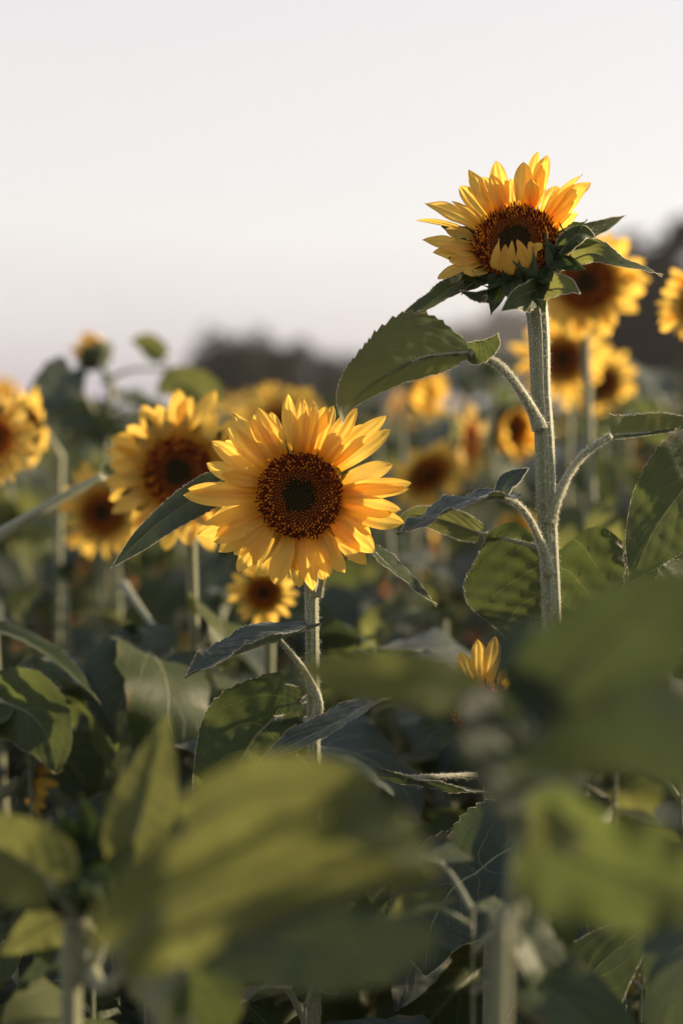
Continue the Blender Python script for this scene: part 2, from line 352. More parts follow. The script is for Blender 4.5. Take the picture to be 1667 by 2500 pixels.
def disc_acc(Rd, n, hi=True, rng=rs):
    """disc in its own frame (+Z outward): dome, phyllotaxis florets, green receptacle behind"""
    a = Acc()
    def zr(r): return Rd*(.20*(1-r*r)-.16*np.exp(-(r/.40)**2)+.05*np.exp(-((r-.8)/.15)**2))
    rr = np.linspace(0.001, 1.0, 12); th = np.linspace(0, 2*np.pi, 36, endpoint=False)
    V = np.stack([(rr[:, None]*np.cos(th)*Rd), (rr[:, None]*np.sin(th)*Rd), zr(rr)[:, None]*np.ones((1, 36))-.002], -1).reshape(-1, 3)
    f = np.repeat(rr, 36)[:, None]
    a.add(V, grid_faces(12, 36, True), None, np.where(f < .4, 1, 0)*np.array([.020, .016, .006])+np.where(f < .4, 0, 1)*np.array([.20, .038, .007]))
    k = np.arange(n)+.5; r = np.sqrt(k/n); ph = k*2.399963
    sp = Rd*math.sqrt(math.pi/n)
    S6 = 5 if hi else 4
    cols = []; 
    for i in range(n):
        ri = r[i]; jr = rng.uniform(.85, 1.15); rj = ri+rng.normal(0, .035)
        if rj < .38: h, r0, r1, c0, c1 = .55*sp, .52*sp, .30*sp, (.020, .014, .004), (.060, .038, .008)
        elif rj < .60: h, r0, r1, c0, c1 = .9*sp, .50*sp, .26*sp, (.050, .016, .004), (.30, .085, .010)
        else:
            q = rng.rand()*.75+.25*(.5+.5*math.sin(ph[i]%6.283*3+ri*9)); h, r0, r1 = sp*rng.uniform(1.0, 2.5), .38*sp, .22*sp
            c0 = (.26, .045, .007); c1 = (.85, .29, .02) if q < .52 else ((.035, .010, .005) if q < .76 else (.50, .11, .012))
        h *= jr
        cx, cy = ri*Rd*math.cos(ph[i]), ri*Rd*math.sin(ph[i]); cz = float(zr(ri))-.0015
        lean = (.15+.35*max(0, ri-.55)*2) * h*rng.uniform(.3, 1.3); tx, ty = math.cos(ph[i])*lean+rng.normal(0, .12)*h, math.sin(ph[i])*lean+rng.normal(0, .12)*h
        t6 = np.linspace(0, 2*np.pi, S6, endpoint=False)
        v0 = np.stack([cx+r0*np.cos(t6), cy+r0*np.sin(t6), np.full(S6, cz)], 1)
        v1 = np.stack([cx+tx*.7+r0*.75*np.cos(t6), cy+ty*.7+r0*.75*np.sin(t6), np.full(S6, cz+h*.65)], 1)
        v2 = np.stack([cx+tx+r1*np.cos(t6), cy+ty+r1*np.sin(t6), np.full(S6, cz+h)], 1)
        Fc = grid_faces(3, S6, True).tolist()+[[2*S6+j for j in range(S6)]]
        a.add(np.vstack([v0, v1, v2]), Fc, None, np.vstack([np.tile(c0, (S6, 1)), np.tile(np.array(c0)*.5+np.array(c1)*.5, (S6, 1)), np.tile(c1, (S6, 1))]))
    return a
def receptacle_shape(Rd, stem_r):
    prof = [(.97, -.04), (1.0, -.14), (.98, -.30), (.75, -.46), (.45, -.56), (.0, -.62)]
    prof = [(max(r*Rd, stem_r), z*Rd) for r, z in prof]
    th = np.linspace(0, 2*np.pi, 28, endpoint=False)
    V = np.concatenate([np.stack([r*np.cos(th), r*np.sin(th), np.full(28, z)], 1) for r, z in prof])
    Fc = grid_faces(len(prof), 28, True)[:, ::-1]
    return V, Fc

def frame(nrmv, c):                   # head frame: Z = facing direction, Y as near world up as possible
    z = Vector(nrmv).normalized(); x = Vector((0, 0, 1)).cross(z)
    x = x.normalized() if x.length > 1e-3 else Vector((1, 0, 0)); y = z.cross(x)
    m = Matrix.Identity(4)
    for i, a in enumerate((x, y, z)):
        m[0][i], m[1][i], m[2][i] = a
    m.translation = Vector(c); return m

# ------------------------------------------------------------------ the ground
def height(x, y):
    return .12*math.sin(x*.05+1)*math.sin(y*.04)+.012*math.sin(x*9)
n = 90
gx = np.sign(np.linspace(-1, 1, n))*np.abs(np.linspace(-1, 1, n))**2.6*1500; gy = np.sign(np.linspace(-1, 1, n))*np.abs(np.linspace(-1, 1, n))**2.6*1500
GX, GY = np.meshgrid(gx, gy, indexing='ij')
far = np.hypot(GX, GY)
GZ = np.where(far < 3, .02*np.sin(GX*9), 0)-.02
g = obj('ground', mesh('ground', np.stack([GX, GY, GZ], -1).reshape(-1, 3), grid_faces(n, n)[:, ::-1], SOIL)); g['kind'] = 'structure'

# ------------------------------------------------------------------ evening haze over the field
bx0, bx1, by0, by1, bz0, bz1 = -120, 150, -12, 185, -1.1, 16
m, t = new_mat('haze'); o_ = t.nodes.new('ShaderNodeOutputMaterial'); pv = t.nodes.new('ShaderNodeVolumePrincipled')
pv.inputs['Density'].default_value = .0009; pv.inputs['Color'].default_value = (.93, .92, .95, 1); pv.inputs['Anisotropy'].default_value = .3
t.links.new(pv.outputs[0], o_.inputs['Volume'])
cv = [(x, y, z) for x in (bx0, bx1) for y in (by0, by1) for z in (bz0, bz1)]
hz_ = obj('haze', mesh('haze', cv, [[0, 1, 3, 2], [4, 6, 7, 5], [0, 4, 5, 1], [2, 3, 7, 6], [0, 2, 6, 4], [1, 5, 7, 3]], m, smooth=False)); hz_['kind'] = 'stuff'
# ------------------------------------------------------------------ distant trees
def tree(loc, h, wdt, label, seed, mat=FOL, group='trees beyond the field'):
    rg = np.random.RandomState(seed)
    rt = thing('tree', label, 'tree', loc, group)
    a = Acc()
    V, Fc, uv, _ = tube_shape([(0, 0, -.2), (.1, 0, h*.3), (0, .1, h*.75)], h*.04, h*.012, 8, 8); a.add(V, Fc, uv)
    for k in range(6):
        an = rg.uniform(0, 6.28); z0 = h*rg.uniform(.2, .5); e_ = (math.cos(an)*wdt*.35, math.sin(an)*wdt*.35, z0+h*.25)
        V, Fc, uv, _ = tube_shape([(0, 0, z0), e_], h*.016, h*.005, 4, 5); a.add(V, Fc, uv)
    obj('trunk', a.mesh('trunk', [BARK]), rt)
    nc = 40
    c = rg.normal(0, 1, (nc, 3)); c = nrm(c)*rg.uniform(.25, 1, (nc, 1))**.6*np.array([wdt*.48, wdt*.48, h*.40])+np.array([0, 0, h*.56])
    m_ = 170
    cc = np.repeat(c, m_, 0); off = nrm(rg.normal(0, 1, (nc*m_, 3)))*rg.uniform(.3, 1, (nc*m_, 1))*np.repeat(rg.uniform(.06, .17, (nc, 1))*h, m_, 0)
    p = cc+off; p[:, 2] = np.maximum(p[:, 2], .3); s_ = h*.024
    a1 = nrm(rg.normal(0, 1, p.shape))*s_; a2 = nrm(np.cross(a1, rg.normal(0, 1, p.shape)))*s_*.7
    V = np.stack([p-a1, p+a2, p+a1, p-a2], 1).reshape(-1, 3); b = np.arange(len(p))*4
    obj('crown', mesh('crown', V, np.stack([b, b+1, b+2, b+3], 1), mat, smooth=False), rt)
    return rt
def tree_at(px, topy, d, wpx, label, seed):
    topy -= 52; wpx *= 1.35
    c = P(px, 1000, d); top = P(px, topy, d); h = top.z+.0
    tree((c.x, c.y, 0), h*1.04, wpx/FPX*d, label, seed)
tree_at(545, 862, 38, 130, 'dark rounded tree at the left end of the distant tree line', 11)
tree_at(640, 880, 40, 130, 'dark tree second from the left end of the distant tree line', 12)
tree_at(735, 892, 42, 130, 'brownish dark tree third from the left in the distant tree line', 13)
tree_at(830, 915, 48, 120, 'low fading tree at the right end of the left tree clump', 14)
tree_at(930, 925, 120, 120, 'low hazy far tree just left of the tall sunflower leaf', 15)
tree_at(1060, 850, 160, 190, 'pale hazy far tree left of the tall sunflower stem', 16)
tree_at(1190, 800, 160, 200, 'tall pale hazy tree directly behind the tall sunflower stem', 17)
tree_at(1330, 820, 160, 180, 'pale hazy tree behind the yellow flowers right of the tall stem', 18)
tree_at(1640, 600, 30, 210, 'big dark tree at the right edge of the photo above the flowers', 19)
tree_at(1560, 690, 32, 170, 'dark lower tree left of the big one at the right edge', 20)
tree_at(1480, 790, 34, 150, 'dark low tree behind the second tallest sunflower head', 21)
tree_at(1790, 640, 31, 200, 'dark tree just outside the right edge of the tree line', 22)

# ------------------------------------------------------------------ hero plant parts
def ground_of(p): return Vector((p.x, p.y, -.02))
def hero_stem(root, pts, r, sides=28, hairs=3500, ribs=9, seg=60):
    V, Fc, uv, info = tube_shape(pts, r, None, seg, sides, ribs, .10)
    off = np.array(root.location)
    o = obj('stem', mesh('stem', V-off, Fc, STEM, uv), root)
    if hairs:
        HV, HF = tube_hairs(info, hairs); h = obj('hairs', mesh('hairs', HV-off, HF, HAIR), o); h['kind'] = 'stuff'
    return o
def hero_leaf(root, petiole, mid, wl, wr, roll=0, fl=14, fr_=14, mat=None, Nh=None, nu=72, nv=10, pr=.0032, hairs=500, eh=700, label=None, ribtube=True, rng=None, **kw):
    """petiole: points stem->leaf base (first point of mid is appended)"""
    rng = rng or np.random.RandomState(int(abs(mid[0].x*977+mid[-1].z*1313)*1000) % 99991)
    off = np.array(root.location); Nh = Nh if Nh is not None else -FW
    V, Fc, uv, (M, T, Nn, W, V3) = leaf_shape(mid, wl, wr, Nh, roll, fl, fr_, nu, nv, rng=rng, **kw)
    o = obj('leaf', mesh('leaf', V-off, Fc, mat or LEAF, uv), root)
    if label: o['label'] = label
    a = Acc()
    pts = list(petiole)+[mid[0]]
    if len(pts) > 1:
        PV, PF, PU, info = tube_shape(pts, [pr*2.3, pr*1.6, pr*1.3, pr*1.15, pr*1.1, pr*1.05, pr], None, 28, 12, 5, .06); a.add(PV, PF, PU)
    info = info if len(pts) > 1 else None
    if ribtube:
        MM = M[:int(nu*.93)]-Nn[:int(nu*.93)]*pr*.35
        RV, RF, RU, inf2 = tube_shape([Vector(q) for q in MM[::6]], pr*.62, pr*.08, 24, 8); a.add(RV, RF, RU)
    if a.V: po = obj('petiole', a.mesh('petiole', [STEM], off), o)
    h = Acc()
    if hairs and len(pts) > 1:
        HV, HF = tube_hairs(info, hairs, .0030); h.add(HV, HF)
    if hairs and ribtube:
        HV, HF = tube_hairs(inf2, hairs//2, .0016); h.add(HV, HF)
    if eh:
        EV, EF = edge_hairs(V3, Nn, eh); h.add(EV, EF)
    if h.V:
        ho = obj('hairs', h.mesh('hairs', [HAIR], off), o); ho['kind'] = 'stuff'
    return o

def hero_head(root, c, nv_, Rd, ndisc=850, stem_r=.007, disc=True):
    Mx = frame(nv_, c); off = Vector(root.location); Ml = Matrix.Translation(-off) @ Mx
    a = disc_acc(Rd, ndisc)
    V, Fc = receptacle_shape(Rd, stem_r)
    me = mesh('flower_head', V, Fc, BRACT, np.zeros((len(V), 2)))
    hd = obj('flower_head', me, root, Ml)
    if disc: obj('disc', a.mesh('disc', [DISC]), hd)
    return hd, Mx
def head_petal(hd, Mx, B, d0, Tip, w, Nh=None, mat=PETAL, name='petal', label=None, **kw):
    """B, d0, Tip in the head frame"""
    V, Fc, uv, _ = petal_shape(B, d0, Tip, Nh if Nh is not None else (0, 0, 1), w, **kw)
    o = obj(name, mesh(name, V, Fc, mat, uv), hd)
    if label: o['label'] = label
    return o
def on_plane(px, py, Mx, h):          # photo pixel -> point in the head frame on the plane z=h
    p = P(px, py, 1.0); d = (p-CAM).normalized(); z = Mx.col[2].xyz; c = Mx.translation+z*h
    t = (c-CAM).dot(z)/d.dot(z); return Mx.inverted() @ (CAM+d*t)

def bract_ring(hd, Mx, Rd, count, L, w, el, rg, jitter=.3, phase=0, back=-.12, nu=12, bend=.2, skip=None):
    for k in range(count):
        ph = 2*math.pi*(k+rg.uniform(-jitter, jitter))/count+phase
        if skip and skip(ph): continue
        e_ = R(el+rg.uniform(-14, 14)); B = (math.cos(ph)*Rd*1.02, math.sin(ph)*Rd*1.02, back*Rd)
        l = L*rg.uniform(.75, 1.2); ph2 = ph+rg.uniform(-.15, .15)
        tip = (B[0]+math.cos(ph2)*l*math.cos(e_), B[1]+math.sin(ph2)*l*math.cos(e_), B[2]+l*math.sin(e_))
        head_petal(hd, Mx, B, (math.cos(ph), math.sin(ph), .1), tip, w*rg.uniform(.85, 1.15), Nh=(-math.cos(ph)*.6, -math.sin(ph)*.6, .8), mat=BRACT, name='bract', kind='bract', nu=nu, nv=3, bend=rg.uniform(-.3, .4), cup=.45, ridge=.03, rng=rg)

# ================================================================== CENTRE SUNFLOWER (in focus)
rg = np.random.RandomState(3)
DB = 1.40
stemB = [ground_of(F(716, 1340, DB+.03)), F(722, 2300, DB+.05), F(722, 1800, DB+.04), F(718, 1500, DB+.035), F(716, 1380, DB+.035), F(712, 1270, DB+.045), F(700, 1180, DB+.032)]
rootB = thing('sunflower', 'open yellow sunflower in sharp focus at the centre, seen face on with its petals spread', 'sunflower', stemB[0])
hero_stem(rootB, stemB, [.0085, .0080, .0072, .0066, .0064, .0062, .0068], hairs=7000)
zz = lambda x, y: (420+x/2.489, 900+y/2.489)
cB = P(*zz(775, 770), DB)
hd, MB = hero_head(rootB, cB, (-.10, -1, .02), .0425, 700)
tips = [(705,155,30),(790,160,34),(980,225,34),(1125,240,38),(1300,285,34),(1325,370,36),(1455,695,34),(1440,730,32),(1410,940,44),(1230,1110,50),
        (1045,1240,34),(955,1265,32),(855,1350,38),(625,1315,42),(400,1235,38),(375,1130,34),(160,1010,44),(250,1050,40),(70,770,36),(95,730,32),
        (210,575,38),(240,440,38),(340,360,36),(370,265,34),(520,235,36),(860,190,30),(1210,1020,40),(1390,860,42),(1160,1105,40),(760,1230,38),(480,300,32),(600,260,32),(1080,300,30),(300,640,32),(1000,1130,36),(560,1010,0)]
for i, (x, y, w) in enumerate(tips):
    if w == 0: continue
    lay = i % 3
    px, py = zz(x, y); h = rg.uniform(-.004, .010)-.004*lay
    T_ = on_plane(px, py, MB, h); ph = math.atan2(T_.y, T_.x)+rg.uniform(-.05, .05)
    B = Vector((math.cos(ph)*.040, math.sin(ph)*.040, -.001-.0018*lay))
    head_petal(hd, MB, B, (math.cos(ph), math.sin(ph), .35), T_, w/2.489*1.40*1.4/FPX*1.10, bend=rg.uniform(-.25, .05), twist=rg.uniform(-22, 22), nu=18, nv=6, ridge=.055, cup=rg.uniform(-.05, .22), rng=rg)
T_ = on_plane(*zz(490, 1180), MB, .004)
head_petal(hd, MB, Vector((-.026, -.030, .001)), (-.5, -1, .4), T_, .0062, bend=-.2, nu=16, nv=4, rng=rg, label='withered brownish petal at the lower left')
for k in range(15):
    ph = 2*math.pi*(k+rg.uniform(-.3, .3))/15; l = rg.uniform(.082, .100)
    head_petal(hd, MB, Vector((math.cos(ph)*.038, math.sin(ph)*.038, -.008)), (math.cos(ph), math.sin(ph), .1), Vector((math.cos(ph)*l, math.sin(ph)*l, rg.uniform(-.014, -.004))), .0096, twist=rg.uniform(-20, 20), nu=16, nv=5, ridge=.05, rng=rg)
bract_ring(hd, MB, .0425, 22, .024, .0085, -14, rg, back=-.25)
# its leaves
kB = stemB[3]
o_ = hero_leaf(rootB, [F(708, 1240, 1.46), F(640, 1150, 1.48)], [F(540, 1085, 1.47), F(470, 1130, 1.465), F(360, 1205, 1.45), F(258, 1302, 1.44)], .020, .016, roll=[8, -8, -12], fl=12, fr_=10, basew=.5, lobe=.04, nt=26, teeth=.07, mat=LEAFD)
hero_leaf(rootB, [F(732, 1370, 1.43), F(745, 1325, 1.425), F(785, 1285, 1.42)], [F(855, 1262, 1.41), F(905, 1310, 1.40), F(950, 1348, 1.395), F(1002, 1390, 1.39)], .020, .015, roll=[62, 66, 74], fl=10, fr_=22, lobe=.05, teeth=.05, nt=16, pr=.0018, hairs=250)
hero_leaf(rootB, [F(722, 1660, 1.425), F(733, 1612, 1.42), F(700, 1540, 1.42)], [F(640, 1468, 1.40), F(590, 1482, 1.39), F(510, 1515, 1.375), F(425, 1557, 1.36)], .036, .040, roll=[-30, -26, -22], fl=26, fr_=24, lobe=.42, teeth=.06, nt=22, mat=LEAFD, pr=.0027, Nh=(.15, -.45, 1))
hero_leaf(rootB, [F(722, 1660, 1.44), F(690, 1650, 1.46)], [F(628, 1650, 1.455), F(580, 1700, 1.45), F(530, 1790, 1.44), F(470, 1900, 1.43)], .064, .055, roll=[4, 0, 8], fl=12, fr_=14, lobe=.30, teeth=.04, nt=24, wave=.08, pr=.0028)
hero_leaf(rootB, [F(722, 1690, 1.44), F(800, 1640, 1.43)], [F(852, 1612, 1.40), F(770, 1660, 1.365), F(680, 1705, 1.345), F(568, 1775, 1.33)], .036, .030, roll=[-42, -36, -30], fl=16, fr_=16, lobe=.12, teeth=.085, nt=15, mat=LEAFD, pr=.0022, Nh=(.1, -.6, .8))
hero_leaf(rootB, [F(724, 1600, 1.46), F(712, 1600, 1.48)], [F(690, 1612, 1.485), F(640, 1625, 1.49), F(585, 1655, 1.50)], .022, .024, roll=6, lobe=.1, mat=LEAFD, pr=.002)

# ================================================================== TALL SUNFLOWER (in focus, right)
rg = np.random.RandomState(5)
DA = 1.40
qq = lambda x, y: (950+x/2.187, 340+y/2.187)
stemA = [ground_of(F(1262, 1430, DA+.02)), F(1272, 2200, DA+.03), F(1268, 1700, DA+.02), F(1266, 1430, DA+.01), F(1259, 1260, DA+.012), F(1253, 1130, DA+.01), F(1249, 1000, DA+.01), F(1241, 900, DA+.012), F(1236, 750, DA+.02), F(1222, 660, DA+.035), F(1205, 610, DA+.035)]
rootA = thing('sunflower', 'tallest sunflower with a thick hairy stem, its head tilted up against the pale sky', 'sunflower', stemA[0])
hero_stem(rootA, stemA, [.0112, .0108, .0104, .0102, .0103, .0096, .0098, .0091, .0092, .0088, .0088, .009, .011], hairs=15000, ribs=8, sides=32, seg=80)
cA = P(*qq(668, 540), DA)
RA = .0410
hd, MA = hero_head(rootA, cA, (-.20, -.80, .46), RA)
tA = [(185,340,44,0),(175,540,44,0),(230,605,40,.004),(258,745,40,0),(245,575,38,.0),(375,250,40,-.004),(425,160,44,0),(500,200,40,-.006),(570,115,42,.0),(590,200,34,-.008),
      (715,120,42,0),(795,65,36,-.004),(845,82,36,0),(835,110,34,.006),(1030,188,38,0),(1075,232,38,-.004),(1050,250,40,.004),(1005,400,40,.002),(540,190,34,.008),(900,250,34,-.008),(300,480,34,-.008),(1000,330,38,.004),(330,330,30,-.010),(400,720,34,.004),(650,210,32,-.008),(760,210,32,.008),(140,432,14,-.01),(320,650,34,-.003)]
for i, (x, y, w, h) in enumerate(tA):
    px, py = qq(x, y)
    T_ = on_plane(px, py, MA, .018+h); ph = math.atan2(T_.y, T_.x)+rg.uniform(-.06, .06)
    B = Vector((math.cos(ph)*RA*.97, math.sin(ph)*RA*.97, -.001-.0018*(i % 3)))
    head_petal(hd, MA, B, (math.cos(ph), math.sin(ph), .6), T_, w/2.187*1.4/FPX*1.22, bend=rg.uniform(-.25, .2), twist=rg.uniform(-40, 40), nu=18, nv=6, ridge=.10, cup=rg.uniform(.0, .35), rng=rg)
# petals folded up over the lower edge of the disc
for x0, y0, x1, y1, w, dz in ((575,700,585,530,34,.030),(650,725,655,540,26,.030),(612,715,620,560,26,.027),(745,690,682,535,30,.030),(765,650,745,545,28,.028),(835,560,832,462,32,.022),(800,600,760,560,26,.028),(700,715,690,570,24,.027)):
    Bw = on_plane(*qq(x0, y0), MA, .002); T_ = on_plane(*qq(x1, y1), MA, dz)
    head_petal(hd, MA, Bw, (Bw.x, Bw.y, .9*RA*1.4), T_, w/2.187*1.4/FPX*.95, Nh=(-Bw.x/RA, -Bw.y/RA, .6), bend=.2, nu=14, nv=5, rng=rg)
bract_ring(hd, MA, RA*1.0, 20, .036, .0098, 30, rg, phase=.1, back=-.10, skip=lambda p: math.sin(p) > .15)
bract_ring(hd, MA, RA*.95, 17, .040, .0110, 12, rg, phase=.3, back=-.28, skip=lambda p: math.sin(p) > .3)
for x0, y0, x1, y1, w in ((770,770,765,575,46),(790,760,655,650,40),(850,700,828,505,50),(650,760,600,690,40),(910,600,905,440,40),(700,760,690,640,34),(860,640,850,545,36),(560,750,440,700,34),(620,770,490,775,36),(925,560,930,490,30)):
    Bw = on_plane(*qq(x0, y0), MA, -.014); T_ = on_plane(*qq(x1, y1), MA, .022)
    head_petal(hd, MA, Bw, (Bw.x*1.3, Bw.y*1.3, .05), T_, w/2.187*1.4/FPX, Nh=(-Bw.x/RA, -Bw.y/RA, .5), mat=BRACT, name='bract', kind='bract', nu=14, nv=4, bend=.3, cup=.5, ridge=.03, rng=rg)
# small leaves around the collar
SQ = lambda x, y, d=1.4: P(*qq(x, y), d)
hero_leaf(rootA, [SQ(620, 790, 1.43)], [SQ(420, 735, 1.415), SQ(330, 790, 1.40), SQ(200, 880, 1.39), SQ(5, 1000, 1.38)], .017, .013, roll=[-30, -40, -50], fl=24, fr_=14, lobe=.02, teeth=.07, nt=22, pr=.0013, hairs=100)
hero_leaf(rootA, [SQ(800, 830, 1.41)], [SQ(790, 800, 1.385), SQ(730, 825, 1.365), SQ(660, 860, 1.35), SQ(600, 915, 1.345)], .017, .013, roll=[35, 30, 10], fl=10, fr_=18, lobe=.1, teeth=.09, nt=9, pr=.0016, hairs=100)
hero_leaf(rootA, [SQ(820, 850, 1.41)], [SQ(800, 800, 1.385), SQ(860, 800, 1.37), SQ(930, 795, 1.36), SQ(1015, 825, 1.35)], .017, .012, roll=[20, 30, 40], fl=22, fr_=8, lobe=.05, teeth=.08, nt=12, pr=.0016, hairs=100, mat=LEAFY)
hero_leaf(rootA, [SQ(900, 700, 1.42)], [SQ(985, 640, 1.40), SQ(1090, 610, 1.39), SQ(1230, 665, 1.38), SQ(1350, 690, 1.38), SQ(1455, 728, 1.38)], .016, .011, roll=[20, 30, 62, 70], fl=10, fr_=14, lobe=.03, teeth=.07, nt=18, pr=.0014, hairs=100, mat=LEAFY)
hero_leaf(rootA, [SQ(930, 640, 1.43)], [SQ(985, 510, 1.44), SQ(1080, 475, 1.45), SQ(1180, 440, 1.46), SQ(1265, 405, 1.47)], .008, .011, roll=[-30, -50, -62], fl=14, fr_=14, lobe=.02, teeth=.08, nt=15, pr=.0014, hairs=80)
hero_leaf(rootA, [SQ(900, 660, 1.40)], [SQ(925, 590, 1.375), SQ(960, 540, 1.37), SQ(1030, 500, 1.375), SQ(1100, 525, 1.38)], .010, .010, roll=[15, 10, 20], fl=14, fr_=20, lobe=.05, teeth=.07, nt=10, pr=.0013, hairs=60)
hero_leaf(rootA, [SQ(700, 800, 1.41)], [SQ(600, 815, 1.40), SQ(520, 830, 1.39), SQ(460, 832, 1.385), SQ(380, 808, 1.38)], .009, .008, roll=[40, 50, 60], lobe=.0, teeth=.12, nt=10, pr=.001, hairs=0, mat=LEAFD)
# stem leaves
hero_leaf(rootA, [F(1240, 985, 1.405), F(1226, 950, 1.402), F(1190, 890, 1.39), F(1145, 838, 1.38)], [F(1078, 808, 1.37), F(975, 818, 1.355), F(899, 852, 1.34), F(835, 895, 1.33), F(800, 935, 1.325), F(788, 972, 1.32)], .014, .047, roll=[-8, -6, 0, 20], fl=-8, fr_=10, lobe=.0, basew=.35, teeth=.075, nt=20, pr=.0035, hairs=2200, eh=900, curl=.28, Nh=(0, -1, .25), mat=LEAFY)
lob = hero_leaf(rootA, [F(1085, 806, 1.37)], [F(1072, 800, 1.37), F(1100, 800, 1.365), F(1128, 785, 1.362), F(1143, 766, 1.36)], .007, .014, roll=[0, 10, 30], fl=20, fr_=-10, lobe=.0, teeth=.08, nt=8, pr=.001, hairs=0, ribtube=False, label='small curled back lobe of the big upper leaf')
hero_leaf(rootA, [F(1258, 1318, 1.40), F(1248, 1266, 1.395), F(1220, 1200, 1.39), F(1190, 1160, 1.38)], [F(1152, 1140, 1.37), F(1085, 1148, 1.36), F(1010, 1180, 1.35), F(912, 1228, 1.335)], .031, .032, roll=[-76, -74, -70, -60], fl=20, fr_=8, lobe=.12, teeth=.09, nt=16, pr=.0028, hairs=2000, mat=LEAFD, Nh=(0, -1, .1), wave=.10)
hero_leaf(rootA, [F(1262, 1200, 1.405), F(1276, 1152, 1.402), F(1310, 1082, 1.41), F(1350, 1035, 1.415)], [F(1402, 1000, 1.42), F(1470, 995, 1.43), F(1560, 985, 1.44), F(1660, 990, 1.45)], .019, .004, roll=[-8, 0, 5, 10], fl=-12, fr_=30, lobe=.0, basew=1.15, quilt=.01, curl=-.1, teeth=.08, nt=16, pr=.0030, hairs=2200, mat=LEAFY, Nh=(0, -1, .1))
hero_leaf(rootA, [F(1262, 1240, 1.43)], [F(1262, 1285, 1.47), F(1256, 1350, 1.475), F(1250, 1430, 1.475), F(1244, 1530, 1.46)], .082, .086, roll=[2, 0, 0], fl=10, fr_=12, lobe=.34, teeth=.03, nt=30, pr=.0035, hairs=300, wave=.05, basew=.86, label='broad heart shaped leaf behind the lower stem')

hero_leaf(rootA, [F(1152, 1140, 1.37)], [F(1148, 1140, 1.37), F(1160, 1112, 1.375), F(1185, 1090, 1.38), F(1212, 1076, 1.385)], .009, .010, roll=[40, 30, 20], fl=14, fr_=10, lobe=.0, teeth=.08, nt=8, pr=.001, hairs=0, ribtube=False, mat=LEAFD, label='small upturned lobe of the lower left leaf')
hero_leaf(rootA, [F(1258, 1262, 1.43)], [F(1095, 1222, 1.47), F(1030, 1198, 1.475), F(960, 1182, 1.48), F(905, 1200, 1.48)], .016, .014, roll=[-20, -10], lobe=.05, mat=LEAFY, pr=.0018, hairs=100)
# plant just outside the right edge, whose drooping leaf hangs into view
c = F(1680, 1200, 1.45)
rootK = thing('sunflower', 'sunflower plant at the right edge with one dark pointed leaf hanging into view', 'sunflower', ground_of(c))
hero_stem(rootK, [ground_of(c), F(1684, 1900, 1.46), F(1680, 1300, 1.46), F(1672, 1120, 1.46)], [.009, .008, .007, .006], hairs=600)
hero_leaf(rootK, [F(1682, 1110, 1.46), F(1670, 1060, 1.44)], [F(1640, 1030, 1.42), F(1570, 1120, 1.40), F(1500, 1220, 1.39), F(1448, 1335, 1.38)], .050, .046, roll=[6, -4, -6], fl=10, fr_=16, lobe=.2, teeth=.055, nt=24, mat=LEAF)
hero_leaf(rootK, [F(1682, 1300, 1.46), F(1660, 1340, 1.42)], [F(1620, 1350, 1.40), F(1560, 1420, 1.36), F(1500, 1500, 1.34)], .04, .045, roll=[-20, -10], lobe=.2)

# ================================================================== third in-focus plant: head hidden, only three petals show
c = F(1120, 1600, 1.42)
rootO = thing('sunflower', 'sunflower mostly hidden behind foreground leaves, only three upright petal tips showing', 'sunflower', ground_of(c))
hero_stem(rootO, [ground_of(c), F(1125, 2100, 1.46), F(1122, 1800, 1.45), F(1110, 1640, 1.43)], [.008, .007, .006, .006], hairs=400)
hd, MO = hero_head(rootO, F(1108, 1630, 1.42), (-.1, -.6, .75), .032, 300)
for i, (x, y) in enumerate(((1056,1497),(1096,1468),(1138,1462),(1175,1530),(1200,1590))):
    T_ = on_plane(x*KV, y*KV, MO, .015 if i < 5 else .01); ph = math.atan2(T_.y, T_.x)
    if i > 4: T_ = Vector((math.cos(ph)*.075, math.sin(ph)*.075, .01))
    head_petal(hd, MO, Vector((math.cos(ph)*.031, math.sin(ph)*.031, 0)), (math.cos(ph), math.sin(ph), .5), T_, .0088, nu=14, nv=4, bend=.1, rng=rg)
bract_ring(hd, MO, .032, 16, .03, .008, 10, rg)
hero_leaf(rootO, [F(1118, 1780, 1.43)], [F(1000, 1785, 1.39), F(930, 1785, 1.37), F(1020, 1802, 1.36), F(1148, 1826, 1.35)][1:], .026, .018, roll=[-64, -70, -74], fl=16, fr_=14, lobe=.3, teeth=.07, nt=18, pr=.002, mat=LEAFD, Nh=(0, -1, .1))
hero_leaf(rootO, [F(1124, 1900, 1.45), F(1100, 2010, 1.42)], [F(1098, 2002, 1.40), F(1040, 2040, 1.39), F(990, 2130, 1.38), F(975, 2240, 1.37)], .06, .055, roll=[-35, -30, -20], lobe=.3, mat=LEAFD)
hero_leaf(rootO, [F(1124, 1950, 1.45), F(1110, 2000, 1.42)], [F(1095, 2003, 1.40), F(1150, 1960, 1.40), F(1230, 1930, 1.41), F(1330, 1960, 1.42)], .05, .05, roll=[25, 20, 20], lobe=.3, mat=LEAFD, teeth=.07)

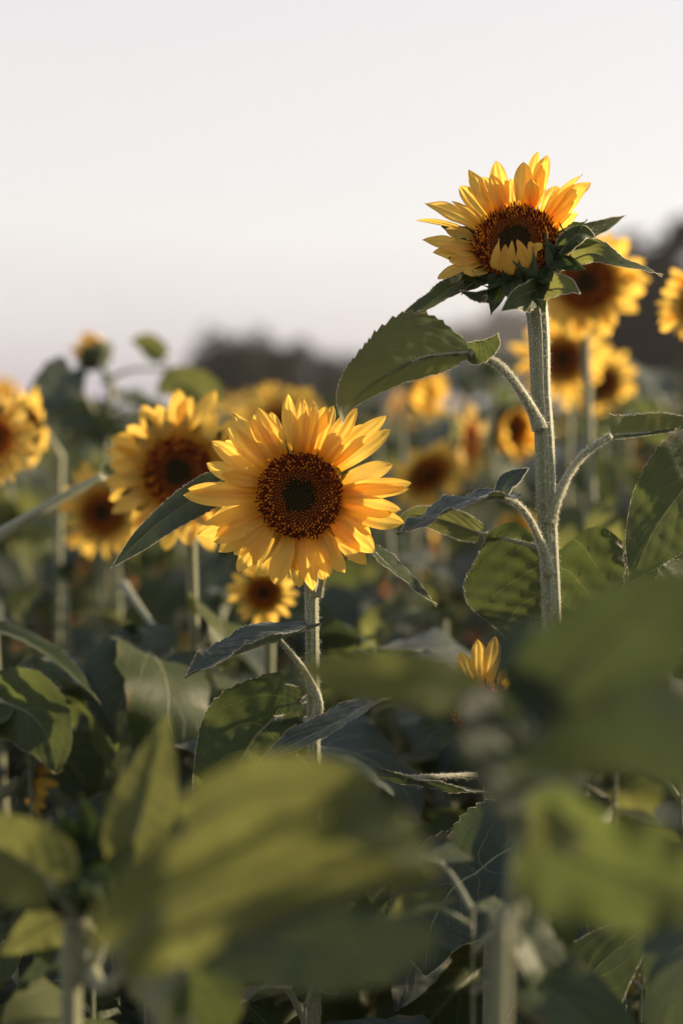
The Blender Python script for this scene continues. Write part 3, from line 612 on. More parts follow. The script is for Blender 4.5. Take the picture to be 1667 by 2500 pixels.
c = F(-60, 1700, 1.7)
rootQ = thing('sunflower', 'sunflower plant at the left edge with a pale edged leaf above a drooping dark leaf', 'sunflower', ground_of(c))
hero_stem(rootQ, [ground_of(c), F(-62, 1900, 1.7), F(-60, 1560, 1.7), F(-66, 1260, 1.72)], [.009, .008, .007, .005], hairs=0)
xk = dict(nu=36, nv=7, hairs=0, eh=200)
hero_leaf(rootQ, [F(-62, 1470, 1.7)], [F(-30, 1438, 1.68), F(70, 1475, 1.65), F(150, 1530, 1.63), F(230, 1614, 1.6)], .018, .020, roll=[0, 10], Nh=(.55, -.45, .75), fl=20, fr_=24, lobe=.1, pr=.0024, **xk)
hero_leaf(rootQ, [F(-60, 1600, 1.7)], [F(10, 1612, 1.62), F(70, 1640, 1.6), F(115, 1700, 1.59), F(130, 1778, 1.58)], .046, .040, roll=0, lobe=.25, pr=.0024, **xk)
hero_leaf(rootQ, [F(-62, 1270, 1.72), F(60, 1192, 1.74), F(160, 1135, 1.76)], [F(238, 1096, 1.78), F(262, 1100, 1.79), F(285, 1125, 1.8)], .018, .018, roll=30, lobe=.1, pr=.0052, **xk)
# low plant in focus at the bottom right
c = F(1210, 2300, 1.42)
rootP = thing('sunflower', 'low sunflower plant at the bottom right with large dark veined leaves and no flower', 'sunflower', ground_of(c))
hero_stem(rootP, [ground_of(c), F(1214, 2500, 1.43), F(1208, 2300, 1.43), F(1202, 2120, 1.43), F(1205, 2050, 1.44)], [.008, .0066, .006, .005, .003], hairs=1500)
hero_leaf(rootP, [F(1210, 2330, 1.43), F(1228, 2250, 1.42), F(1262, 2240, 1.40)], [F(1280, 2270, 1.38), F(1340, 2330, 1.37), F(1420, 2420, 1.36)], .05, .05, roll=[10, 10], lobe=.25, mat=LEAFD, pr=.0022)
hero_leaf(rootP, [F(1208, 2230, 1.43)], [F(1330, 1990, 1.43), F(1335, 2060, 1.42), F(1350, 2130, 1.41), F(1380, 2220, 1.40)], .060, .062, roll=[-10, -8], fl=10, fr_=10, lobe=.25, mat=LEAFD, pr=.002)
hero_leaf(rootP, [F(1212, 2420, 1.42), F(1300, 2420, 1.40)], [F(1240, 2440, 1.34), F(1290, 2330, 1.32), F(1360, 2230, 1.30), F(1440, 2160, 1.29), F(1500, 2120, 1.28)], .045, .050, roll=[10, 0, 20], fl=16, fr_=22, lobe=.1, mat=LEAFD, pr=.0024, label='grey green folded leaf reaching up to the right')
hero_leaf(rootP, [F(1214, 2380, 1.43), F(1250, 2330, 1.45), F(1215, 2130, 1.46)], [F(1190, 2060, 1.47), F(1150, 2100, 1.47), F(1120, 2180, 1.47)], .04, .04, lobe=.25, mat=LEAFD, pr=.0025)

# ================================================================== FOREGROUND PLANTS (out of focus)
_hl = hero_leaf
def hero_leaf(root, pet, mid, wl, wr, *a_, **k_): return _hl(root, pet, mid, wl*1.17, wr*1.17, *a_, **k_)
fgk = dict(nu=40, nv=8, hairs=60, eh=0)
c = F(185, 2300, 1.02)
rootL = thing('sunflower', 'blurred young sunflower at the lower left with a closed green bud between upright leaves', 'sunflower', ground_of(c))
hero_stem(rootL, [ground_of(c), F(165, 2380, 1.02), F(205, 2230, 1.02), F(226, 2150, 1.02), F(222, 2080, 1.02)], [.010, .0085, .0078, .0070, .0070], hairs=300)
hd, ML = hero_head(rootL, F(214, 2015, 1.02), (-.25, -.45, .85), .019, 160, .005, disc=False)
bract_ring(hd, ML, .020, 15, .044, .0105, 66, rg, back=-.1)
bract_ring(hd, ML, .021, 13, .040, .0120, 44, rg, back=-.3, phase=.3)
hero_leaf(rootL, [F(230, 2150, 1.02), F(262, 2085, 1.01)], [F(284, 2010, 1.0), F(308, 1930, 1.0), F(345, 1800, 1.01), F(387, 1638, 1.02)], .021, .021, roll=[0, 5, 10], fl=10, fr_=12, lobe=.0, teeth=.03, basew=.45, pr=.0034, mat=LEAFY, label='upright pale green leaf', **fgk)
hero_leaf(rootL, [F(230, 2165, 1.02), F(170, 2095, .99)], [F(112, 2022, .97), F(50, 1975, .96), F(-30, 1935, .96), F(-130, 1915, .96)], .025, .026, roll=[-5, -5], lobe=.15, teeth=.03, pr=.0034, mat=LEAFY, **fgk)
hero_leaf(rootL, [F(222, 2170, 1.03)], [F(195, 2095, 1.04), F(130, 2112, 1.04), F(70, 2145, 1.04), F(2, 2192, 1.04)], .016, .015, roll=[-15, -25], lobe=.05, teeth=.03, pr=.0020, mat=LEAFY, **fgk)
hero_leaf(rootL, [F(205, 2225, 1.02), F(240, 2265, 1.0), F(320, 2195, .98)], [F(395, 2152, .97), F(425, 2210, .97), F(440, 2300, .97), F(432, 2440, .97)], .036, .034, roll=[0, 5], fl=14, fr_=10, lobe=.12, pr=.0032, mat=LEAF, **fgk)
hero_leaf(rootL, [F(205, 2210, 1.04)], [F(195, 2130, 1.10), F(150, 2160, 1.12), F(80, 2230, 1.14), F(20, 2310, 1.15)], .016, .012, roll=[-50, -60], lobe=.0, mat=LEAFD, pr=.0018, **fgk)
# big olive leaf in the middle foreground and the smaller ones around it
c = F(470, 2600, .75)
rootM = thing('sunflower', 'blurred sunflower plant in the middle foreground with wide olive leaves spread across the bottom', 'sunflower', ground_of(c))
hero_stem(rootM, [ground_of(c), F(470, 2750, .77), F(400, 2450, .77), F(330, 2260, .76)], [.009, .0065, .005, .004], hairs=0)
hero_leaf(rootM, [F(330, 2260, .76)], [F(262, 2190, .75), F(400, 2075, .745), F(620, 1992, .74), F(830, 1965, .735), F(1000, 2010, .73)], .027, .026, roll=[6, 0, -6, 0], fl=14, fr_=14, lobe=.02, teeth=.03, basew=.6, pr=.0026, mat=LEAFY, wave=.10, taper=.5, label='wide olive leaf lying across the middle foreground', **fgk)
hero_leaf(rootM, [F(345, 2250, .77)], [F(430, 1905, .80), F(540, 1835, .795), F(680, 1800, .79), F(865, 1805, .785)], .018, .017, roll=[-5, -10, -5], fl=12, fr_=12, lobe=.0, teeth=.03, pr=.002, mat=LEAFY, taper=.45, **fgk)
hero_leaf(rootM, [F(360, 2300, .77)], [F(480, 2140, .79), F(640, 2165, .79), F(810, 2178, .79), F(1000, 2150, .79)], .023, .023, roll=[10, 0], fl=5, fr_=5, lobe=.02, teeth=.03, pr=.0022, mat=LEAFD, taper=.5, **fgk)
hero_leaf(rootM, [], [F(800, 1862, .72), F(850, 1880, .715), F(920, 1925, .71), F(992, 1990, .71)], .014, .016, Nh=(.55, -.75, .45), roll=0, fl=5, fr_=5, lobe=0, teeth=.02, mat=LEAFY, label='leaf tip catching the low sun', ribtube=False, **fgk)
# right foreground plant: tall blurred stem, big overlapping leaves
c = F(1150, 2600, 0.864)
rootR = thing('sunflower', 'blurred sunflower plant in the right foreground, grey green stem under big overlapping dark leaves', 'sunflower', ground_of(c))
hero_stem(rootR, [ground_of(c), F(1145, 2420, 0.864), F(1175, 2150, 0.864), F(1200, 1880, 0.864), F(1195, 1740, 0.876), F(1180, 1680, 0.888)], [.012, .0095, .0078, .0068, .0062, .006], hairs=250)
hero_leaf(rootR, [F(1205, 1760, .86), F(1230, 1560, .80)], [F(1235, 1440, .76), F(1268, 1540, .76), F(1300, 1630, .76), F(1332, 1735, .76)], .058, .026, roll=[0, 0], fl=14, fr_=10, lobe=.1, teeth=.02, mat=LEAFD, pr=.0026, Nh=(.2, -1, .1), **fgk)
hero_leaf(rootR, [F(1205, 1760, 0.864)], [F(1240, 1640, 0.768), F(1330, 1540, 0.720), F(1450, 1430, 0.684), F(1640, 1300, 0.648)], .026, .034, roll=[0, -10], fl=6, fr_=10, lobe=.1, teeth=.02, mat=LEAFD, taper=.6, pr=.0026, **fgk)
hero_leaf(rootR, [F(1205, 1850, .864)], [F(1275, 1850, .83), F(1210, 1760, .82), F(1140, 1690, .81), F(1062, 1600, .80)], .028, .030, Nh=(.45, -.85, .1), roll=[0, 0], fl=8, fr_=8, lobe=.1, teeth=.02, mat=LEAFD, taper=.6, pr=.0022, **fgk)
hero_leaf(rootR, [F(1205, 1800, 0.864)], [F(1300, 1790, 0.720), F(1420, 1770, 0.684), F(1560, 1740, 0.660), F(1720, 1700, 0.648)], .040, .040, Nh=(.45, -.85, .1), roll=[0, 0], fl=-8, fr_=-8, lobe=.15, teeth=.02, mat=LEAFD, taper=.6, pr=.0022, **fgk)
hero_leaf(rootR, [F(1195, 1740, 0.876)], [F(1080, 1590, 0.864), F(960, 1560, 0.840), F(830, 1545, 0.828), F(690, 1535, 0.816)], .016, .014, roll=[10, 5], fl=10, fr_=10, lobe=.05, teeth=.02, mat=LEAFY, taper=.6, pr=.0022, **fgk)
hero_leaf(rootR, [F(1190, 1900, .86), F(1210, 1890, .82)], [F(1240, 1930, .79), F(1340, 1975, .77), F(1460, 2015, .755), F(1640, 2070, .745)], .032, .030, roll=[-8, -8, 0], fl=16, fr_=20, wave=.2, lobe=.12, teeth=.02, mat=LEAF, taper=.6, pr=.0022, label='broad olive leaf at the lower right', **fgk)
hero_leaf(rootR, [], [F(1215, 1900, .74), F(1260, 1905, .735), F(1300, 1918, .73), F(1345, 1940, .73)], .012, .013, Nh=(.55, -.75, .45), roll=0, fl=5, fr_=5, lobe=0, teeth=.02, mat=LEAFY, label='small leaf tip catching the low sun', ribtube=False, **fgk)

# ================================================================== SHARED LEAVES, PETALS AND HEADS FOR THE REST OF THE FIELD
LV = []                                # (leaf mesh, petiole mesh) starting at the stem, going out along +Y
for k in range(14):
    rg = np.random.RandomState(100+k)
    pl = rg.uniform(.05, .10); L = rg.uniform(.12, .20); e0 = R(rg.uniform(25, 55)); pts = [Vector((0, 0, 0))]
    a_ = e0; p = Vector((0, 0, 0)); pet = [p.copy()]
    for i in range(3):
        p = p+Vector((0, math.cos(a_), math.sin(a_)))*pl/3; a_ -= R(rg.uniform(4, 14)); pet.append(p.copy())
    midp = [p.copy()]; dr = R(rg.uniform(14, 30)); yw = 0
    for i in range(4):
        a_ -= dr; yw += rg.uniform(-.12, .12); p = p+Vector((math.sin(yw), math.cos(a_)*math.cos(yw), math.sin(a_)))*L/4; midp.append(p.copy())
    w = L*rg.uniform(.30, .42)
    V, Fc, uv, inf = leaf_shape(midp, w, w*rg.uniform(.9, 1.1), (0, .45, 1), rg.uniform(-18, 18), rg.uniform(4, 26), rg.uniform(4, 26), 22, 5, rng=rg, lobe=rg.uniform(.12, .28), wave=.10, teeth=.05, nt=7)
    mt = [LEAF, LEAF, LEAFD, LEAFY, LEAFD][k % 5]
    ml = mesh('leaf', V, Fc, mt, uv)
    a = Acc(); tv, tf, tu, _ = tube_shape(pet, .0036, .0026, 8, 7); a.add(tv, tf, tu)
    tv, tf, tu, _ = tube_shape([Vector(q)-Vector(n_)*.0012 for q, n_ in zip(inf[0][:19:4], inf[2][:19:4])], .0022, .0006, 8, 6); a.add(tv, tf, tu)
    LV.append((ml, a.mesh('petiole', [STEM])))
PT = []
for k in range(8):
    rg = np.random.RandomState(200+k); el = R(rg.uniform(-6, 22)); L = rg.uniform(1.30, 1.75)
    V, Fc, uv, _ = petal_shape((.97, 0, -.03), (1, 0, .3), (.97+L*math.cos(el), rg.uniform(-.15, .15), L*math.sin(el)), (0, 0, 1), rg.uniform(.23, .31), nu=9, nv=3, bend=rg.uniform(-.3, .1), twist=rg.uniform(-25, 25), rng=rg)
    PT.append((V, Fc, uv, mesh('petal', V, Fc, PETAL, uv)))
BR = []
for k in range(4):
    rg = np.random.RandomState(300+k); el = R(rg.uniform(5, 45)); L = rg.uniform(.7, 1.0)
    V, Fc, uv, _ = petal_shape((1.0, 0, -.2), (1, 0, .1), (1+L*math.cos(el), rg.uniform(-.1, .1), -.2+L*math.sin(el)), (-.5, 0, .8), .26, nu=6, nv=2, kind='bract', cup=.4, ridge=.02, rng=rg)
    BR.append((V, Fc, uv, mesh('bract', V, Fc, BRACT, uv)))
rg = np.random.RandomState(9)
DM = disc_acc(1.0, 240, hi=False, rng=rg).mesh('disc', [DISC])
V, Fc = receptacle_shape(1.0, .15); RM = mesh('flower_head', V, Fc, BRACT, np.zeros((len(V), 2)))
def rz(V, a):
    c_, s_ = math.cos(a), math.sin(a); return np.stack([V[:, 0]*c_-V[:, 1]*s_, V[:, 0]*s_+V[:, 1]*c_, V[:, 2]], 1)
# joined rays and bracts for heads too far to pick petals apart
a = Acc()
for k in range(26): q = PT[k % 8]; a.add(rz(q[0], k*2*math.pi/26+.07*(k % 3)), q[1], q[2])
RAYS = a.mesh('rays', [PETAL])
a = Acc()
for k in range(18): q = BR[k % 4]; a.add(rz(q[0], k*2*math.pi/18), q[1], q[2])
BRS = a.mesh('bracts', [BRACT])

def add_head(root, Mw, Rd, seed, petals='each', bracts='joined', closed=0., npet=27, plen=1.):
    rg = np.random.RandomState(seed)
    Ml = Matrix.Translation(-Vector(root.location)) @ Mw @ Matrix.Scale(Rd, 4)
    hd = obj('flower_head', RM, root, Ml)
    if petals != 'none': obj('disc', DM, hd)
    if petals == 'each':
        for k in range(npet):
            a_ = 2*math.pi*(k+rg.uniform(-.35, .35))/npet
            m_ = Matrix.Rotation(a_, 4, 'Z') @ Matrix.Translation((.97, 0, 0)) @ Matrix.Rotation(-closed-rg.uniform(-.12, .12), 4, 'Y') @ Matrix.Diagonal((plen*rg.uniform(.82, 1.15), rg.uniform(.85, 1.12), 1, 1)) @ Matrix.Translation((-.97, 0, -.05*(k % 2)))
            obj('petal', PT[rg.randint(8)][3], hd, m_)
    elif petals == 'joined': obj('rays', RAYS, hd, Matrix.Rotation(rg.uniform(0, 6), 4, 'Z'))
    if bracts == 'joined': obj('bracts', BRS, hd, Matrix.Rotation(rg.uniform(0, 6), 4, 'Z'))
    elif bracts == 'each':
        for k in range(34):
            a_ = 2*math.pi*(k+rg.uniform(-.3, .3))/17; ring = k//17
            m_ = Matrix.Rotation(a_, 4, 'Z') @ Matrix.Translation((1-.12*ring, 0, -.15*ring)) @ Matrix.Rotation(-closed*.8+.5*ring-rg.uniform(-.2, .2), 4, 'Y') @ Matrix.Translation((-1, 0, 0))
            obj('bract', BR[rg.randint(4)][3], hd, m_)
    return hd
def add_leaves(root, axis, rad, z0, z1, n, seed, scale=1., phi0=None, twopart=True):
    """axis: list of world points of the stem; leaves spiral up it"""
    rg = np.random.RandomState(seed); A = np.array([list(q) for q in axis]); order = np.argsort(A[:, 2]); A = A[order]
    off = np.array(root.location)
    for k in range(n):
        z = z0+(z1-z0)*(k+rg.uniform(-.2, .2))/max(1, n-1); z = min(max(z, A[0, 2]+.02), A[-1, 2])
        x = np.interp(z, A[:, 2], A[:, 0]); y = np.interp(z, A[:, 2], A[:, 1])
        ph = (phi0 or rg.uniform(0, 6.28))*(1 if k == 0 else 0)+k*2.4+rg.uniform(-.4, .4) if phi0 is not None else k*2.4+seed+rg.uniform(-.4, .4)
        f = (1-.35*max(0, (z-z0)/(z1-z0+1e-6)-.5)*2)*scale*rg.uniform(.85, 1.2)
        f *= 1.28; m_ = Matrix.Translation((x-off[0], y-off[1], z-off[2])) @ Matrix.Rotation(ph, 4, 'Z') @ Matrix.Rotation(rg.uniform(-.3, .3), 4, 'X') @ Matrix.Rotation(rg.uniform(-.3, .3), 4, 'Y') @ Matrix.Scale(f, 4)
        ml, mp_ = LV[rg.randint(14)]
        lf = obj('leaf', ml, root, m_); obj('petiole', mp_, lf)
def field_plant(label, headc, face, Rd, seed, petals='each', bracts='joined', closed=0., nleaf=10, lean=.06, group=None, top=-.10, npet=27, leafscale=1., stem_r=.0085, plen=1.):
    c = Vector(headc); f = Vector(face).normalized(); rg = np.random.RandomState(seed)
    back = c-f*Rd*.55; b2 = back-f*.035-Vector((0, 0, .03)); base = Vector((b2.x+rg.uniform(-lean, lean), b2.y+lean*.7+rg.uniform(0, lean), -.02))
    if f.z > .6: b2 = back-f*.05
    mid = base.lerp(b2, .6)+Vector((rg.uniform(-.02, .02), rg.uniform(-.02, .02), 0)); up = Vector((b2.x*.85+base.x*.15, b2.y*.85+base.y*.15, b2.z-.07))
    root = thing('sunflower', label, 'sunflower', base, group)
    pts = [base, mid, up, b2, back]
    V, Fc, uv, inf = tube_shape(pts, [stem_r*1.3, stem_r, stem_r*.85, stem_r*.8, stem_r*.9], None, 22, 9)
    obj('stem', mesh('stem', V-np.array(base), Fc, STEM, uv), root)
    add_head(root, frame(f, c), Rd, seed, petals, bracts, closed, npet, plen)
    add_leaves(root, inf[0], stem_r, .35, up.z+top, nleaf, seed, leafscale)
    return root
def facing(az, el): return (math.sin(R(az))*math.cos(R(el)), -math.cos(R(az))*math.cos(R(el)), math.sin(R(el)))

# named mid-ground flowers (positions read off the photo, each at its own distance)
fp = field_plant
fp('large blurred sunflower directly behind and left of the centre one, big brown disc', F(412, 1085, 1.76), facing(-10, 4), .0435, 31, plen=.9, nleaf=8, top=-.16)
fp('blurred sunflower cut off by the left edge of the photo', F(-22, 1005, 1.9), facing(35, 8), .027, 32, plen=1.1, nleaf=9, top=-.2)
fp('small side flower between the left edge sunflower and the upright green leaf', F(75, 985, 2.3), facing(-50, 0), .026, 33, nleaf=5, top=-.3, npet=18)
fp('sunflower hidden behind the centre bloom, its petal tips sticking out above', F(648, 985, 2.35), facing(5, 12), .033, 34, nleaf=8, top=-.15)
fp('small blurred sunflower below the left side of the centre bloom', F(606, 1362, 1.85), facing(-6, 8), .019, 35, nleaf=7, top=-.1, npet=20)
fp('second tallest blurred sunflower, right behind the tallest head, dark round disc', F(1345, 650, 2.15), facing(-8, 6), .040, 36, plen=.78, nleaf=9, top=-.14)
fp('blurred sunflower partly behind the tall hairy stem, reddish disc', F(1292, 825, 2.5), facing(-14, 4), .031, 37, plen=1.2, nleaf=8, top=-.12)
fp('sunflower at the right edge beside the dark trees, half cut off', F(1612, 702, 1.95), facing(-28, 4), .026, 38, nleaf=9, top=-.16)
fp('half open green bud with yellow petals just left of the tall hairy stem', F(1172, 985, 2.6), facing(38, -12), .034, 39, bracts='each', closed=.95, nleaf=8, npet=22)
fp('drooping yellow sunflower with small dark disc right of the centre bloom', F(982, 1090, 2.7), facing(30, -30), .034, 40, nleaf=8, npet=22)
fp('yellow sunflower with black centre seen edge on, left of the half open bud', F(1078, 1012, 2.7), facing(62, 0), .030, 41, nleaf=7, npet=20)
fp('small sunflower low at the left behind the pale stems, only its lower petals clear', F(238, 1178, 2.25), facing(-12, 0), .032, 42, nleaf=7, npet=22)
rootN = fp('tall nodding green bud showing a little yellow, alone against the sky at upper left', F(222, 822, 2.7), facing(-130, 42), .027, 43, bracts='each', closed=1.1, nleaf=9, npet=18, lean=.1, top=.0)
fp('dark closed bud with orange tips among the far flowers', F(962, 905, 2.9), facing(50, -5), .030, 44, bracts='each', closed=1.1, nleaf=8, npet=20)
fp('narrow yellow sunflower seen side on, below the drooping one', F(985, 1285, 3.2), facing(72, 0), .034, 45, nleaf=7, npet=20)
fp('small orange sunflower above the heart shaped leaf', F(1188, 1222, 3.2), facing(20, 5), .026, 46, nleaf=7, npet=20)
fp('small yellow sunflower right of the tall stem above the hairy right leaf', F(1495, 1045, 3.6), facing(-10, 15), .032, 47, nleaf=7, npet=20)
fp('far yellow sunflower right of the reddish one, half hidden', F(1385, 880, 2.9), facing(-25, 5), .030, 48, nleaf=7, npet=20)
fp('low orange sunflower glowing at the left under the dark leaves', F(70, 1800, 1.75), facing(100, -20), .022, 49, nleaf=4, npet=12, closed=.8, top=-.1)
fp('small orange flower right below the centre bloom group at far left of the stem', F(470, 1440, 3.3), facing(10, 0), .028, 51, nleaf=7, npet=18)
fp('low yellow flower blurred at the bottom left corner', F(95, 2235, 2.2), facing(40, 35), .024, 52, nleaf=3, npet=12, closed=.5, top=-.2, stem_r=.005)

for pet_, mid_, w_, m_ in (([F(225, 960, 2.68)], [F(163, 850, 2.5), F(132, 885, 2.48), F(98, 918, 2.46), F(52, 948, 2.45)], .036, LEAFD), ([F(240, 980, 2.7), F(400, 960, 2.6)], [F(480, 935, 2.5), F(440, 893, 2.5), F(400, 880, 2.5), F(362, 905, 2.5)], .036, LEAFY),
        ([F(235, 880, 2.7), F(300, 850, 2.7), F(385, 845, 2.7)], [F(372, 818, 2.7), F(340, 790, 2.7), F(300, 782, 2.7)], .020, LEAFY), ([F(240, 1040, 2.7)], [F(250, 1005, 2.68), F(222, 965, 2.66), F(180, 958, 2.65), F(132, 990, 2.64)], .024, LEAFD)):
    hero_leaf(rootN, pet_, mid_, w_, w_, roll=0, lobe=.1, pr=.003, mat=m_, nu=24, nv=5, hairs=0, eh=0)
lq_ = hero_leaf(rootQ, [F(285, 1345, 1.95), F(340, 1420, 1.85)], [F(398, 1500, 1.76), F(340, 1530, 1.72), F(285, 1600, 1.69), F(262, 1710, 1.67)], .055, .058, Nh=(.1, -.6, .8), lobe=.25, pr=.0034, mat=LEAFD, nu=36, nv=7, hairs=0, eh=100)
# leafy plants without an open head that fill the dark middle of the picture
def leafy(label, top, d_lean, n, seed, group=None, bud=True, scale=1., z0=.25, stem_r=.0075):
    c = Vector(top); rg = np.random.RandomState(seed); base = Vector((c.x+rg.uniform(-.05, .05), c.y+rg.uniform(-.02, .06), -.02))
    root = thing('sunflower', label, 'sunflower', base, group)
    pts = [base, base.lerp(c, .5)+Vector((rg.uniform(-.02, .02), 0, 0)), c]
    V, Fc, uv, inf = tube_shape(pts, stem_r*1.3, stem_r*(.6 if bud else .12), 16, 9); obj('stem', mesh('stem', V-np.array(base), Fc, STEM, uv), root)
    if bud: add_head(root, frame(facing(rg.uniform(-60, 60), 50), c+Vector((0, 0, .01))), rg.uniform(.013, .02), seed, 'none', 'each', 1.9)
    add_leaves(root, inf[0], stem_r, z0, c.z-.02, n, seed, scale)
    if not bud: add_leaves(root, inf[0], stem_r, c.z-.05, c.z-.004, 3, seed+1, scale*.6)
    return root
for i, (x, y, d, n, s_) in enumerate([(300, 1480, 1.75, 14, 1.05), (60, 1560, 1.7, 14, 1.0), (500, 1560, 1.95, 14, 1.0), (860, 1500, 1.8, 14, 1.05), (1020, 1420, 2.1, 14, 1.1), (1420, 1480, 1.8, 14, 1.1),
        (150, 1330, 2.3, 13, 1.), (1130, 1560, 1.75, 14, 1.), (1560, 1560, 1.6, 14, 1.1), (640, 1720, 1.65, 13, 1.), (900, 2000, 1.65, 14, 1.), (330, 2150, 1.5, 13, 1.), (40, 2200, 1.5, 13, 1.), (1480, 2100, 1.45, 14, 1.), (700, 2300, 1.4, 12, 1.)]):
    lb = ['leafy plant with a green bud behind the gap left of the centre stem', 'dark leafy plant at the left edge below the diagonal leaf stalk', 'leafy plant directly left of the centre sunflower stem', 'leafy plant right of the centre stem in the dark gap',
          'leafy plant with grey green leaves under the drooping yellow flower', 'leafy plant behind the heart shaped leaf', 'leafy plant under the large left sunflower near the left edge', 'leafy plant behind the three orange petal tips',
          'leafy plant in shade at the right edge below the hanging leaf', 'low leafy plant at the foot of the centre stem', 'low shaded leafy plant right of the wide olive leaf', 'low shaded leafy plant behind the upright pale leaf', 'low leafy plant at the bottom left corner',
          'low leafy plant behind the olive yellow right foreground leaf', 'low leafy plant in the shade under the wide olive foreground leaf'][i]
    leafy(lb, F(x, y, d), 0, n, 400+i, bud=i in (0, 4, 6), scale=s_)

# ------------------------------------------------------------------ the field around them
heroes = [(o.location.x, o.location.y) for o in COL.objects if o.parent is None and o.name.startswith('sunflower')]
rng = random.Random(21)
spots = []
y = 1.75
while y < 9.5:
    half = .27*y+.5; x = -half+rng.uniform(0, .2)
    while x < half+(.7 if y < 5 else 0):
        px, py = x+rng.uniform(-.07, .07), y+rng.uniform(-.12, .12)
        if all((px-a)**2+(py-b)**2 > (.15 if py < 3.2 else .10)**2 for a, b in heroes): spots.append((px, py))
        x += .27 if y < 4 else .33
    y += .36 if y < 4 else (.48 if y < 7 else .62)
def copy_tree(o, parent=None):
    c = o.copy(); COL.objects.link(c)
    if parent: c.parent = parent
    for ch in o.children: copy_tree(ch, c)
    return c
G1 = 'sunflowers further back in the field'
fullp = []
for k in range(7):
    hz = 1.40
    o = fp('blurred open sunflower among many others further back in the field', (0, 0, hz), facing([0, 25, -20, 45, 10, -40, 15][k], [5, 12, -10, 0, 20, 8, -18][k]), [.044, .040, .036, .042, .034, .038, .040][k], 500+k, nleaf=11, group=G1, top=-.06)
    fullp.append(o)
budp = []
for k in range(3):
    budp.append(leafy('leafy sunflower plant without an open flower further back in the field', (0, 0, 1.30), 0, 13, 520+k, group='leafy plants further back in the field', bud=True))
# far prototypes: one mesh each
def flat_mesh(root, name):
    a = {}; V = []; Fc = []; MI = []; UV = []; CL = []; mats = []; n = 0
    inv = Matrix.Translation(-Vector(root.location))
    def walk(o, M):
        nonlocal n
        m_ = M @ o.matrix_local if o is not root else Matrix.Identity(4)
        if o.type == 'MESH':
            me = o.data; k = len(me.vertices); co = np.zeros(k*3); me.vertices.foreach_get('co', co); co = co.reshape(-1, 3)
            A = np.array(m_); V.append(co @ A[:3, :3].T+A[:3, 3])
            idx = []
            for mt in me.materials:
                if mt not in mats: mats.append(mt)
                idx.append(mats.index(mt))
            uvs = np.zeros((k, 2))
            if me.uv_layers:
                li = np.zeros(len(me.loops), dtype=np.int32); me.loops.foreach_get('vertex_index', li); uu = np.zeros(len(me.loops)*2); me.uv_layers[0].data.foreach_get('uv', uu); uvs[li] = uu.reshape(-1, 2)
            cl = np.zeros((k, 3))
            if me.color_attributes:
                cc = np.zeros(k*4); me.color_attributes[0].data.foreach_get('color', cc); cl = cc.reshape(-1, 4)[:, :3]
            UV.append(uvs); CL.append(cl)
            for p in me.polygons: Fc.append([v+n for v in p.vertices]); MI.append(idx[p.material_index])
            n += k
        for c in o.children: walk(c, m_)
    walk(root, Matrix.Identity(4))
    me = mesh(name, np.vstack(V), Fc, mats, np.vstack(UV), True, MI, np.vstack(CL)); return me
lowsrc = [leafy('low shaded leafy plant near the camera without a flower', (0, 0, 1.30), 0, 15, 530+k, group='low shaded plants between the foreground leaves', bud=False, z0=.15) for k in range(2)]
farm = [flat_mesh(o, 'sunflower') for o in (fullp[0], fullp[1], fullp[3], fullp[4], budp[0])]
used = set(); nfull = 0
for px, py in spots:
    near = py < 3.3; inview = abs(px) < .25*py+.25
    if py < 6.2:
        pr = rng.random()
        if near or pr < .86: src = budp[rng.randrange(3)]
        else: src = fullp[rng.randrange(7)]
        top = (rng.uniform(.86, .98) if near else rng.uniform(.92, 1.03))
        if src in budp and py > 2.5: top = rng.uniform(1.0, 1.10) if px/py < .05 else rng.uniform(1.06, 1.20)
        if px > .27*py+.1: top *= .93
        if src.name in used: o = copy_tree(src)
        else: o = src; used.add(src.name)
        o.location = (px, py, -.02); o.rotation_euler = (0, 0, R(rng.uniform(-25, 25) if src in fullp else rng.uniform(0, 360))); o.scale = (top, top, top)
    else:
        me = farm[4 if rng.random() < .82 else rng.randrange(4)]
        o = obj('sunflower', me); o['label'] = 'far sunflower, a small yellow and green blur near the horizon'; o['category'] = 'sunflower'; o['group'] = 'far sunflowers near the horizon'
        k = rng.uniform(.95, 1.12); o.location = (px, py, -.02); o.rotation_euler = (0, 0, R(rng.uniform(-25, 25))); o.scale = (k, k, k)
# low plants below the line of sight; unseen ones beside the view added for shade
yy = -1.6
while yy < 1.75:
    xx = -1.3
    while xx < 1.7:
        px, py = xx+rng.uniform(-.06, .06), yy+rng.uniform(-.06, .06)
        infr = py > .45 and abs(px) < .24*py+.18
        if math.hypot(px, py) > .38 and all((px-a)**2+(py-b)**2 > .10**2 for a, b in heroes) and (py > .95 or not infr):
            if infr: h = P(0, 2200, py).z
            else: h = rng.uniform(1.30, 1.55) if (px > .42 and py < 1.2) else rng.uniform(1.1, 1.35)  # unseen plants on the sun side made taller to shade the foreground leaves
            o = copy_tree(lowsrc[rng.randrange(2)]) if infr else obj('sunflower', farm[4])
            if not infr: o['category'] = 'sunflower'; o['group'] = 'unseen shade plants beside the view'; o['label'] = 'unseen leafy sunflower plant added outside the picture for shade'
            k = h/1.30; o.location = (px, py, -.02); o.rotation_euler = (0, 0, rng.uniform(0, 6.28)); o.scale = (max(k, .85), max(k, .85), k)
        xx += .27 if infr else .36
    yy += .30
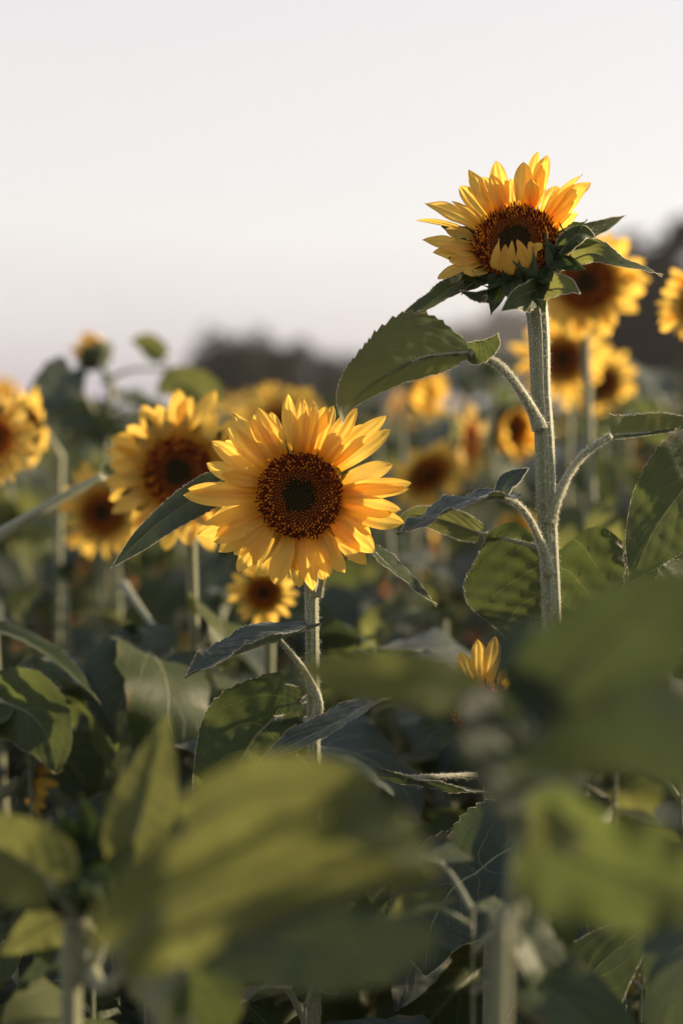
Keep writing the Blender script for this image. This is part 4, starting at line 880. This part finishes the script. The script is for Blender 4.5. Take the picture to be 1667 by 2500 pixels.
for o in fullp+budp+lowsrc:
    if o.name not in used:
        for ch in list(o.children_recursive): bpy.data.objects.remove(ch)
        bpy.data.objects.remove(o)
# beyond 9 m the field reads as one mass
a = Acc(); rgn = np.random.RandomState(77)
lq = leaf_shape([(0, 0, 0), (0, .06, .03), (0, .14, .02), (0, .2, -.04)], .07, .07, (0, .4, 1), 0, 10, 10, 4, 1, teeth=0, rng=rgn)
th = np.linspace(0, 2*np.pi, 12, endpoint=False)
V_l = []; V_f = []; V_d = []
for i in range(3000):
    y = 9.7+65*rgn.rand()**1.6; x = rgn.uniform(-.30*y-1, .30*y+1); h = rgn.uniform(1.25, 1.46)
    for k in range(4):
        an = k*1.7+rgn.rand()*2; sc = rgn.uniform(.9, 1.5); L_ = rz(lq[0]*sc, an)+np.array([x, y, h-.08-.13*k]); V_l.append(L_)
    if rgn.rand() < .10:
        rr = np.where(np.arange(12) % 2, .105, .06); V_f.append(np.vstack([[[x, y, h]], np.stack([x+rr*np.cos(th), y-.02+.0*th, h+rr*np.sin(th)], 1)]))
        V_d.append(np.vstack([[[x, y-.045, h]], np.stack([x+.042*np.cos(th), y-.03+.0*th, h+.042*np.sin(th)], 1)]))
nl = len(lq[0]); Fl = np.array(lq[1]); a.add(np.vstack(V_l), (Fl[None]+np.arange(len(V_l))[:, None, None]*nl).reshape(-1, 4), np.tile(lq[2], (len(V_l), 1)), mi=0)
fan = np.array([[0, 1+i, 1+(i+1) % 12] for i in range(12)])
a.add(np.vstack(V_f), (fan[None]+np.arange(len(V_f))[:, None, None]*13).reshape(-1, 3), np.tile(np.array([[.5, .1]]+[[.5, .8]]*12), (len(V_f), 1)), mi=1)
a.add(np.vstack(V_d), (fan[None]+np.arange(len(V_d))[:, None, None]*13).reshape(-1, 3), None, np.tile([.05, .02, .008], (len(V_d)*13, 1)), mi=2)
o = obj('sunflower_field', a.mesh('sunflower_field', [LEAF, PETAL, DISC])); o['kind'] = 'stuff'; o['label'] = 'far rows of the sunflower field'; o['category'] = 'field'
